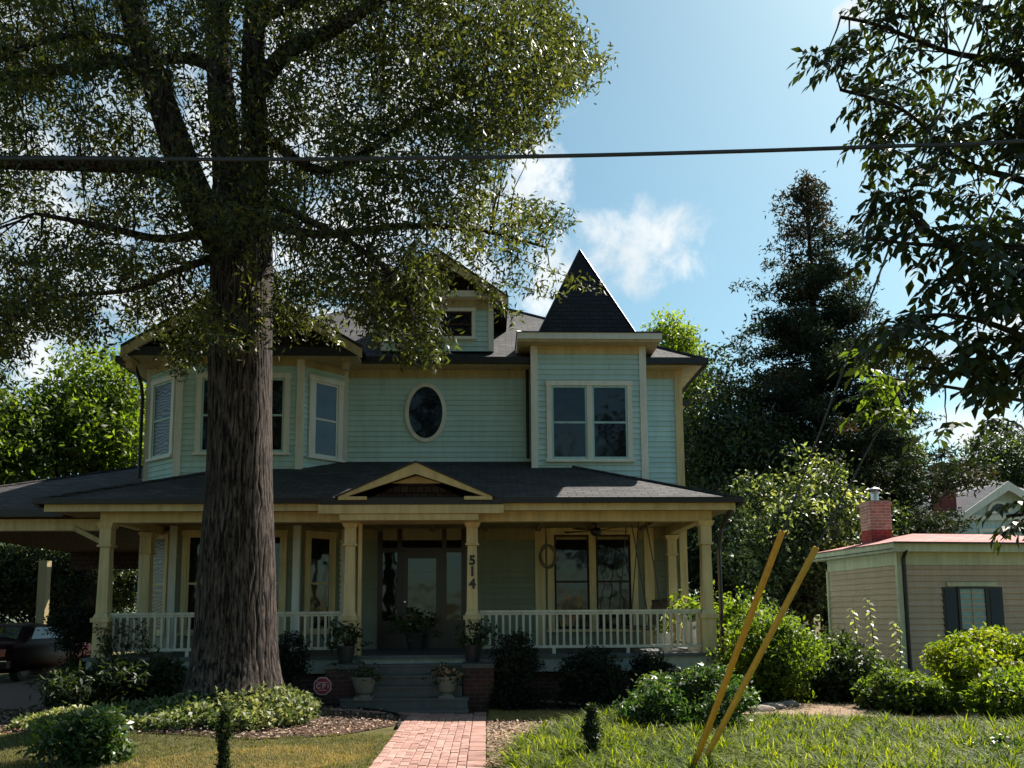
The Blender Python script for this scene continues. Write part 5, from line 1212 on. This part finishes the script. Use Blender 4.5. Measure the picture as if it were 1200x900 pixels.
def hickory():
    tx, ty = 6.9, 7.9; root = thing('hickory_tree', 'tree with long drooping compound leaves reaching in over the cable and outbuilding', 'tree', (tx, ty, 0)); g = np.random.default_rng(4)
    limbs = [[(1390, 330, 7.9, 9), (1240, 230, 7.6, 5), (1130, 190, 7.4, 3), (1060, 130, 7.2, 2), (985, 105, 7.0, 2)], [(1390, 200, 7.9, 9), (1220, 90, 7.6, 5), (1110, 60, 7.4, 3), (1030, 30, 7.2, 2), (985, 20, 7.1, 2)],
             [(1390, 400, 7.9, 8), (1230, 300, 6.6, 4), (1130, 290, 6.2, 3), (1060, 285, 6.0, 2), (1015, 278, 5.9, 2)], [(1390, 480, 7.9, 7), (1210, 400, 6.4, 4), (1120, 370, 6.1, 2.5), (1050, 375, 6.0, 2)],
             [(1390, 470, 7.9, 6), (1230, 440, 6.5, 3), (1150, 440, 6.2, 2), (1075, 430, 6.1, 2)], [(1120, 290, 6.2, 4), (1075, 260, 6.1, 3), (1060, 222, 6.0, 1.5)], [(1390, 500, 7.9, 5), (1200, 470, 7.6, 2.5), (1090, 450, 7.5, 2), (985, 438, 7.4, 1.5)],
             [(1390, 620, 7.9, 5), (1260, 600, 6.6, 3), (1180, 605, 6.4, 2)], [(1390, 100, 7.9, 11), (1260, -60, 8.2, 7), (1150, -120, 8.3, 4)], [(1390, 60, 7.9, 11), (1450, -200, 8.0, 8), (1420, -420, 8, 4)], [(1390, 300, 7.9, 9), (1560, 180, 8.2, 6), (1700, 120, 8.4, 3)]]
    mb = MB(); mb.tube([(tx, ty, -.2), (tx, ty, .4), (tx + .05, ty, 3), (tx, ty, 6), (tx - .05, ty, 9)], [.34, .26, .22, .18, .11], 'bark2', 14); A = []
    for L in limbs:
        P, r_ = pix_poly(L)
        if L[0][0] == 1390: P[0] = Vector((tx, ty, P[0].z))
        P, r_ = smooth_path(P, r_); mb.tube(P, r_, 'bark2', 8); A += P
    A = np.array([tuple(p) for p in A])
    polys = [([(958, 78), (985, 35), (990, -60), (1260, -80), (1260, 320), (1195, 320), (1150, 240), (1100, 205), (1040, 190), (1015, 175), (1010, 140), (975, 165), (955, 140)], 150, 6.8, 8.2, .125, 1),
             ([(1000, 292), (1012, 265), (1035, 265), (1045, 215), (1085, 222), (1095, 270), (1130, 262), (1200, 250), (1280, 300), (1280, 470), (1190, 460), (1140, 450), (1100, 440), (1040, 410), (1030, 375), (1055, 335)], 74, 5.7, 6.7, .135, 1),
             ([(1165, 610), (1195, 585), (1260, 580), (1260, 640), (1185, 632)], 5, 6.2, 6.6, .12, 1),
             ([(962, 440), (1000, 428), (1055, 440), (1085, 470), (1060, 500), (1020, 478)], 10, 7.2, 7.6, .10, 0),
             ([(1200, -500), (1800, -400), (1850, 300), (1330, 520), (1235, 300), (1215, -80)], 120, 6.6, 9.6, .13, 1),
             ([(1060, 470), (1110, 455), (1200, 505), (1260, 560), (1200, 560), (1130, 520)], 2, 6.2, 7.6, .12, 1)]
    Vs, mi = [], []; tw = MB()
    for poly, n, y0, y1, L, dk in polys:
        p = scatter(poly, n, g)
        for (u, v) in p:
            Y = g.uniform(y0, y1); c = np.array(tuple(PY(u, v, Y))); d = np.linalg.norm(A - c, axis=1); k = d.argmin()
            m = 4 if dk else 3; D = g.normal(size=(m, 3)) * np.array((1, .8, .35)); D[:, 0] -= .35
            Vq, st = compound(np.repeat(c[None], m, 0), D, 5, L, L * .45, g); Vs.append(Vq); mi += [0 if dk else 1] * (len(Vq) // 4)
            if d[k] < 2.2: limb_mesh(tw, A[k], c, .010, .004, 'bark2', .06, 4, 4)
            for s in st: tw.tube([tuple(q) for q in s], .0022, 'bark2', 3, False)
    mb.build('trunk', root, True); tw.build('twigs', root)
    V = np.vstack(Vs); fast_mesh('crown', V, len(V) // 4, 4, ['leaf_hick', 'leaf_hick_lit'], root, root.location, np.array(mi))
hickory()

# ================================================================== BACKGROUND TREES
def conifer():
    Y = 32.0; base = PY(950, 700, Y); top = PY(945, 208, Y); x0 = top.x; g = np.random.default_rng(8); zt = top.z
    root = thing('conifer_tree', 'tall dark ragged conifer with brown tips at its thin spire', 'tree', (x0, Y, 0)); mb = MB()
    mb.tube([(x0 + .1, Y, -.2), (x0 + .1, Y, 6), (x0, Y, 12), (x0, Y, zt)], [.45, .35, .2, .025], 'bark2', 10); Cs, br = [], []
    prof = [(0, .12), (.04, .35), (.07, .95), (.10, .8), (.14, 1.3), (.18, 1.9), (.22, 1.7), (.27, 2.5), (.32, 2.4), (.40, 3.3), (.46, 3.2), (.55, 4.3), (.62, 4.2), (.8, 5.4), (1, 5.8)]
    z = zt - .4
    while z > 1.5:
        f = (zt - z) / (zt - 1.5); R_ = np.interp(f, [p[0] for p in prof], [p[1] for p in prof]); k = 4 if f < .25 else 6
        for _ in range(k):
            if g.random() < (.3 if f < .3 else .12): continue
            a = g.uniform(0, 2 * np.pi); l = R_ * g.uniform(.35, 1.25); e = np.array((x0 + math.cos(a) * l, Y + math.sin(a) * l, z + l * g.uniform(-.05, .22)))
            mb.tube([(x0, Y, z), ((x0 + e[0]) / 2, (Y + e[1]) / 2, z - l * .02), tuple(e)], [.05 * (.4 + f), .03, .01], 'bark2', 4)
            m = max(3, int(l * 4.2))
            for i in range(m):
                t_ = (i + 1) / m
                if t_ < .22 and l > 1: continue
                Cs.append(np.array((x0, Y, z)) * (1 - t_) + e * t_ + g.normal(size=3) * np.array((.22, .22, .16))); br.append(1 if (f < .16 and g.random() < .5) or g.random() < .03 else 0)
        z -= (.30 if f < .3 else .24) + .08 * f
    C = np.array(Cs); br = np.array(br); n = 42
    V = cluster_leaves(C, n, .34, .22, .07, .1, .1, None, (1, 1, .55))
    mb.build('trunk', root, True); fast_mesh('crown', V, len(V) // 4, 4, ['leaf_con', 'leaf_cone'], root, root.location, np.repeat(br, n))
conifer()
BGT = 'broadleaf trees behind the houses'
leafy_tree('evergreen_tree', 'broad rounded dark evergreen with pale speckled top behind the outbuilding chimney', 935, 522, 745, 112, 23.0, 'leaf_dark', 1500, 15, .17, .075, 31, .34, .18, 26, BGT, leaf2='leaf_pale')
leafy_tree('broadleaf_tree', 'grey green tree against the right end of the house behind the conifer', 842, 402, 720, 98, 30.0, 'leaf_dark', 1700, 14, .20, .09, 32, .45, .25, 26, BGT, leaf2='leaf_mid')
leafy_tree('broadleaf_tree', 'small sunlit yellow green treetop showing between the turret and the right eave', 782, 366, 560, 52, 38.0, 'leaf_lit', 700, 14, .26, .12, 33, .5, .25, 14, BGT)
leafy_tree('broadleaf_tree', 'loose green tree between the conifer and the far brick chimneys', 1028, 445, 690, 50, 46.0, 'leaf_mid', 1300, 14, .26, .11, 34, .55, .3, 22, BGT, leaf2='leaf_dark')
leafy_tree('broadleaf_tree', 'dark tree rising behind the pale blue neighbour house', 1165, 490, 690, 75, 56.0, 'leaf_dark', 1200, 14, .32, .14, 35, .7, .4, 20, BGT, leaf2='leaf_mid')
leafy_tree('broadleaf_tree', 'tree filling the gap beyond the outbuilding at the far edge', 1330, 430, 700, 95, 52.0, 'leaf_mid', 1100, 14, .3, .13, 36, .65, .4, 18, BGT, leaf2='leaf_dark')
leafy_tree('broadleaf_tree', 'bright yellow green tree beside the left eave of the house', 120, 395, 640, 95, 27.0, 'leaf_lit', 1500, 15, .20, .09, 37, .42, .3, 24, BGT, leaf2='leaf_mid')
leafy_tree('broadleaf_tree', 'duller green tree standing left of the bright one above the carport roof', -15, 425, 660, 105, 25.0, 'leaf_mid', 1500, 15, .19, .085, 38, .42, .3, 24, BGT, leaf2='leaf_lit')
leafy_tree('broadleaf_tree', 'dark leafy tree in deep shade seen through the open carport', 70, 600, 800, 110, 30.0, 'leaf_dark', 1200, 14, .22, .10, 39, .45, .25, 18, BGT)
leafy_tree('broadleaf_tree', 'dark tree behind the far corner post of the carport', -80, 590, 790, 70, 31.0, 'leaf_dark', 700, 14, .22, .10, 40, .45, .25, 14, BGT)
leafy_tree('broadleaf_tree', 'low dark tree closing the gap between the porch end and the evergreen', 838, 560, 760, 60, 27.0, 'leaf_dark', 700, 14, .2, .09, 44, .4, .2, 14, BGT)
leafy_tree('broadleaf_tree', 'dark tree behind the outbuilding filling the gap under the far chimneys', 1040, 600, 720, 22, 27.0, 'leaf_dark', 900, 14, .2, .09, 45, .4, .2, 14, BGT, leaf2='leaf_mid')

leafy_tree('hedge', 'tall dark hedge closing the far side of the carport', 60, 625, 790, 150, 27.5, 'leaf_dark', 1500, 14, .17, .08, 81, .35, .1, 30, None, 1.2, cat='hedge')
for i, (x, y, h, w) in enumerate(((-27, -23, 16, 7), (-13, -25, 17.5, 7), (1, -24, 15, 7), (14, -25, 17, 7), (27, -23, 16, 7))):
    unseen_street_tree(x, y, h, w, 200 + i)  # unseen trees added behind the camera to block low sky light

# ================================================================== SHRUBS
shrub('shrub', 'dense glossy rounded shrub in the lily turf before the right end of the porch', 807, 774, 78, 11.1, 'leaf_box', 900, 12, .075, .034, 51, .09, 16, inner=.45, leaf2='leaf_mid')
shrub('shrub', 'loose yellowish shrub beside the brick corner of the porch near the guards', 903, 716, 66, 14.4, 'leaf_lit', 800, 12, .10, .045, 52, .12, 13, leaf2='leaf_mid')
shrub('shrub', 'leafy light green shrub rising past the porch corner column', 855, 688, 50, 16.2, 'leaf_lit', 420, 12, .12, .055, 53, .13, 11, leaf2='leaf_mid')
shrub('shrub', 'dark rounded evergreen against the porch rail beside the steps', 611, 738, 36, 13.75, 'leaf_yew_shaded', 560, 13, .06, .028, 54, .08, 10, inner=.6)
shrub('shrub', 'wider dark shrub against the porch between two others', 690, 758, 40, 13.8, 'leaf_yew_shaded', 480, 12, .07, .03, 55, .09, 10, inner=.6)
shrub('shrub', 'low dark shrub under the right half of the porch rail', 757, 768, 28, 13.95, 'leaf_yew_shaded', 320, 12, .07, .03, 56, .09, 8)
shrub('shrub', 'small dark upright shrub beside the oak under the left rail', 338, 738, 22, 13.9, 'leaf_yew_shaded', 300, 12, .06, .028, 57, .08, 7, inner=.6)
shrub('shrub', 'dark green shrub below the tan side wall of the outbuilding', 990, 738, 66, 15.0, 'leaf_dark', 760, 12, .10, .045, 58, .12, 12, leaf2='leaf_mid')
shrub('shrub', 'spreading mid green shrub below the outbuilding corner', 1056, 786, 60, 12.9, 'leaf_mid', 760, 12, .095, .04, 59, .10, 12, leaf2='leaf_lit')
shrub('hedge', 'broad lime yellow hedge under the shuttered window', 1155, 736, 96, 13.2, 'leaf_lime', 1500, 12, .095, .042, 60, .11, 18, leaf2='leaf_lit', cat='hedge')
shrub('shrub', 'bright green shrub standing before the lime hedge at the picture edge', 1180, 788, 50, 11.5, 'leaf_lit', 560, 12, .09, .04, 61, .10, 12, leaf2='leaf_mid')
shrub('shrub', 'low clipped dark shrub at the bottom corner of the lily turf', 1170, 868, 32, 8.7, 'leaf_box', 420, 12, .05, .024, 62, .06, 10, inner=.6, leaf2='leaf_dark')
shrub('shrub', 'bright glossy green shrub on the lawn in front of the driveway', 104, 832, 50, 9.0, 'leaf_box', 380, 11, .085, .034, 63, .08, 11, leaf2='leaf_mid')
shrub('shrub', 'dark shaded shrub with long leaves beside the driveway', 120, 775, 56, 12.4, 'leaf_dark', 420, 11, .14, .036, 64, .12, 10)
shrub('shrub', 'tall nearly black yew added to darken the gap between the carport and the porch corner', 92, 672, 30, 14.9, 'leaf_yew_shaded', 620, 12, .07, .03, 67, .10, 10)  # added dark filler where the shaded carport interior shows, hides the car side
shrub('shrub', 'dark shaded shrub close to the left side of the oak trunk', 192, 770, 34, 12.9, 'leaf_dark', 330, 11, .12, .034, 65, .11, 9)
def columnar(u, vt, Y, w, label, seed):
    x = PY(u, 860, Y).x; z0 = gzf(x, Y); zt = PY(u, vt, Y).z; g = np.random.default_rng(seed); h = zt - z0
    root = thing('columnar_holly', label, 'shrub', (x, Y, z0), 'narrow columnar hollies'); n = 260
    f = g.random(n) ** .8; a = g.uniform(0, 2 * np.pi, n); rr = w * (.6 + .4 * np.sin(f * 9 + seed)) * (1 - .75 * np.clip(f - .72, 0, 1) / .28) * g.uniform(.5, 1, n)
    C = np.stack([x + rr * np.cos(a), Y + rr * np.sin(a), z0 + .02 + f * h * .97], -1); V = cluster_leaves(C, 11, .035, .042, .019, .3, -.5)
    mb = MB()
    for i in range(5): limb_mesh(mb, (x + g.normal() * .02, Y + g.normal() * .02, z0 - .03), (x + g.normal() * w * .35, Y + g.normal() * w * .3, z0 + h * g.uniform(.75, .98)), .012, .003, n=5, seg=5, wob=.03)
    mb.build('stems', root); fast_mesh('foliage', V, len(V) // 4, 4, ['leaf_dark'], root, root.location)
columnar(263, 836, 8.5, .052, 'narrow dark upright holly on the lawn before the ivy mound', 71)
columnar(694, 828, 8.6, .085, 'narrow dark upright holly standing in the lily turf', 72)
def tall_stem(u, vt, Y, label, seed):
    x = PY(u, 760, Y).x; z0 = 0; zt = PY(u, vt, Y).z; g = np.random.default_rng(seed); root = thing('tall_plant', label, 'plant', (x, Y, z0), 'tall leafy stems before the tan wall'); mb = MB(); Cs = []
    P = [(x, Y, 0), (x + .04, Y, zt * .5), (x + g.normal() * .05 - .03, Y, zt)]; mb.tube(P, [.014, .010, .004], 'bark2', 5); mb.build('stem', root)
    Ps, Ds = [], []
    for i in range(26):
        f = .35 + .65 * i / 25; a = i * 2.4; Ps.append((x + .04 * (1 - abs(2 * f - 1)) - .03 * f, Y, zt * f)); Ds.append((math.cos(a), math.sin(a), -.35))
    V = leaf_quads(np.array(Ps), np.array(Ds), np.tile((0, 0, 1.), (26, 1)) + rng.normal(size=(26, 3)) * .2, .17 * rng.uniform(.7, 1.1, 26), .065, .12); fast_mesh('leaves', V, 26, 4, ['leaf_pale'], root, root.location)
tall_stem(1003, 712, 15.0, 'shorter pale leafy stem before the tan side wall', 1); tall_stem(1022, 700, 15.1, 'taller pale leafy stem before the tan side wall', 2); tall_stem(1052, 728, 15.0, 'pale leafy stem before the outbuilding corner downspout', 3)
def vine():
    root = thing('climbing_vine', 'dark climbing vine tangled over the left end of the porch railing', 'vine', (CX0, YP - .2, .3)); g = np.random.default_rng(90); Cs = []; mb = MB()
    for k in range(9):
        p = np.array((CX0 + g.uniform(-.1, .9), YP - .14, .1)); P = [tuple(p)]
        for i in range(9): p = p + np.array((g.normal() * .10 - (p[0] - CX0 - .25) * .06, g.normal() * .02, g.uniform(.07, .21))); p[1] = np.clip(p[1], YP - .24, YP - .1); P.append(tuple(p)); Cs += [p + g.normal(size=3) * .05 for _ in range(4)]
        mb.tube(P, .007, 'bark2', 4)
    mb.build('stems', root); V = cluster_leaves(np.array(Cs), 4, .08, .065, .036, .2, .3); fast_mesh('foliage', V, len(V) // 4, 4, ['leaf_dark'], root, root.location)
vine()

# ================================================================== GROUND COVER
def stuff(name, V, mats, label, mi=None, nv=4):
    o = fast_mesh(name, V, len(V) // nv, nv, mats, None, (0, 0, 0), mi); return kind(o, 'stuff')
def blades(p, n_b, h, w, g, spread=.5, segs=2):
    """upright or arching strap blades growing in tufts"""
    k = len(p); P = np.repeat(np.c_[p, gz(p[:, 0], p[:, 1])], n_b, 0) + np.c_[g.normal(size=(k * n_b, 2)) * .02, np.zeros(k * n_b)]
    a = g.uniform(0, 2 * np.pi, k * n_b); o = np.stack([np.cos(a), np.sin(a), np.zeros_like(a)], -1); s = np.stack([-np.sin(a), np.cos(a), np.zeros_like(a)], -1)
    H = (h * g.uniform(.5, 1.2, k * n_b))[:, None]; sp = (spread * g.uniform(.2, 1.3, k * n_b))[:, None]; W = (w * g.uniform(.7, 1.2, k * n_b))[:, None]; Q = []
    f0 = np.linspace(0, 1, segs + 1)
    def pt(f): return P + o * H * sp * f ** 1.6 + np.array((0, 0, 1)) * H * (f - .42 * f ** 2.4 * np.minimum(sp, 1.4))
    for f, f2 in zip(f0[:-1], f0[1:]):
        w0 = W * (1 - .85 * f ** 2); w1 = W * (1 - .85 * f2 ** 2) if f2 < 1 else W * .08
        Q.append(np.stack([pt(f) - s * w0 / 2, pt(f) + s * w0 / 2, pt(f2) + s * w1 / 2, pt(f2) - s * w1 / 2], 1))
    return np.stack(Q, 1).reshape(-1, 3)
g = np.random.default_rng(101)
LIR = [(.14, 7.4), (8.5, 7.2), (9.5, 9.0), (7.8, 10.3), (5.6, 11.0), (3.9, 11.5), (2.4, 12.0), (1.9, 12.6), (1.5, 12.0), (1.15, 11.2), (.72, 10.5), (.42, 9.6), (.22, 8.6)]
kind(sheet('planting_bed', LIR, 'bed', .016), 'structure')
p = scatter(LIR, 950, g)
stuff('lily_turf', blades(p, 44, .29, .020, g, 1.5, 3), ['liriope'], '')
def lawn_area(poly, n, h, m, name, nb=5):
    p = scatter(poly, n, g); stuff(name, blades(p, nb, h, .006, g, .6, 2), m, '')
lawn_area([(-6.5, 7.8), (-1.2, 7.8), (-1.21, 10.9), (-1.9, 10.75), (-2.9, 10.35), (-4.6, 10.45), (-6.1, 10.7), (-7.6, 11.6), (-9.0, 13.1), (-10.5, 13.1), (-9, 9)], 15000, .05, ['grass'], 'grass', 5)
lawn_area([(-4.2, 8.4), (-2.0, 8.2), (-1.3, 9.2), (-1.4, 10.2), (-2.6, 9.9), (-3.6, 9.3)], 2600, .05, ['dry'], 'dry_grass', 5)
lawn_area([(.05, 12.2), (.8, 12.1), (1.1, 12.8), (2.0, 12.6), (2.2, 13.2), (.05, 13.7)], 3600, .055, ['dry'], 'dry_grass', 5)
lawn_area([(3.8, 11.7), (5.6, 11.0), (7.8, 10.3), (9.8, 8.8), (10, 11), (8, 11.6), (6, 12.1), (4.2, 12.6)], 9000, .05, ['grass'], 'grass', 5)
# ivy over the mound
IVY = [(-6.3, 11.0), (-5.4, 10.5), (-4.2, 10.45), (-3.0, 10.6), (-2.4, 11.2), (-2.5, 12.1), (-2.9, 12.9), (-3.5, 12.2), (-3.6, 11.4), (-5.2, 11.35), (-6.0, 11.8)]
p = scatter(IVY, 2300, g); dd = np.exp(-(((p[:, 0] + 3.2) / .9) ** 2 + ((p[:, 1] - 11.6) / .7) ** 2))
C = np.c_[p, gz(p[:, 0], p[:, 1]) + .03 + g.random(len(p)) * (.08 + .30 * dd)]
V = cluster_leaves(C, 7, .07, .075, .045, .8, -.1); stuff('ivy_ground_cover', V, ['leaf_ivy'], '')
# mulch chips, bark bits on the wood-chip strip
def chips(poly, n, L, W, m, name, dens=None):
    p = scatter(poly, n, g); P = np.c_[p, gz(p[:, 0], p[:, 1]) + .018 + g.random(n) * .02]
    D = rdir(n); D[:, 2] *= .25; N = rdir(n) * .5; N[:, 2] += 1
    stuff(name, leaf_quads(P, D, N, L * g.uniform(.5, 1.3, n), W * g.uniform(.6, 1.3, n), .05), [m], '')
chips([q for q in BED], 14000, .06, .026, 'mulch', 'mulch_chips'); chips(CHIPBED, 3200, .06, .03, 'mulch', 'wood_chips'); chips(STRAW, 3500, .10, .008, 'mulch', 'pine_straw'); chips(HB, 2500, .06, .025, 'mulch', 'bark_chips')
# low weeds and fallen leaves
def row_stones():
    a = (1.0, 14.0)
    for i, (u, v, w) in enumerate(((868, 829, .5), (890, 832, .42), (906, 829, .38), (925, 826, .3))):
        q = PZ(u, v, .04); mb = MB(); s = Vector((w, .09, .07)); n = 10
        for k in range(7):
            pass
        bm = bmesh.new(); bmesh.ops.create_icosphere(bm, subdivisions=2, radius=1)
        for vv in bm.verts: vv.co = Vector((vv.co.x * w * .6, vv.co.y * .13, max(-.6, vv.co.z) * .07)) * (1 + random.uniform(-.13, .13))
        me = bpy.data.meshes.new('edging_stone'); bm.to_mesh(me); bm.free(); me.materials.append(M['log'])
        o = link_obj('edging_stone', me, (q.x, q.y, .05)); o.rotation_euler = (0, 0, random.uniform(-.15, .15))
        tag(o, ('long flat edging stone at the foot of the glossy rounded shrub', 'middle flat edging stone beside the pine straw path', 'flat edging stone next to the yellowish shrub', 'smallest edging stone where the pine straw path begins')[i], 'stone', 'flat edging stones')
row_stones()
P0 = [PZ(u, v, .06) for u, v in ((572, 817), (610, 820), (655, 823), (700, 827), (740, 828))]
mb = MB(); mb.tube(P0, .025, 'log', 6); tag(mb.build('garden_edging', None, True), 'thin pale edging strip along the shaded bed under the porch shrubs', 'edging')
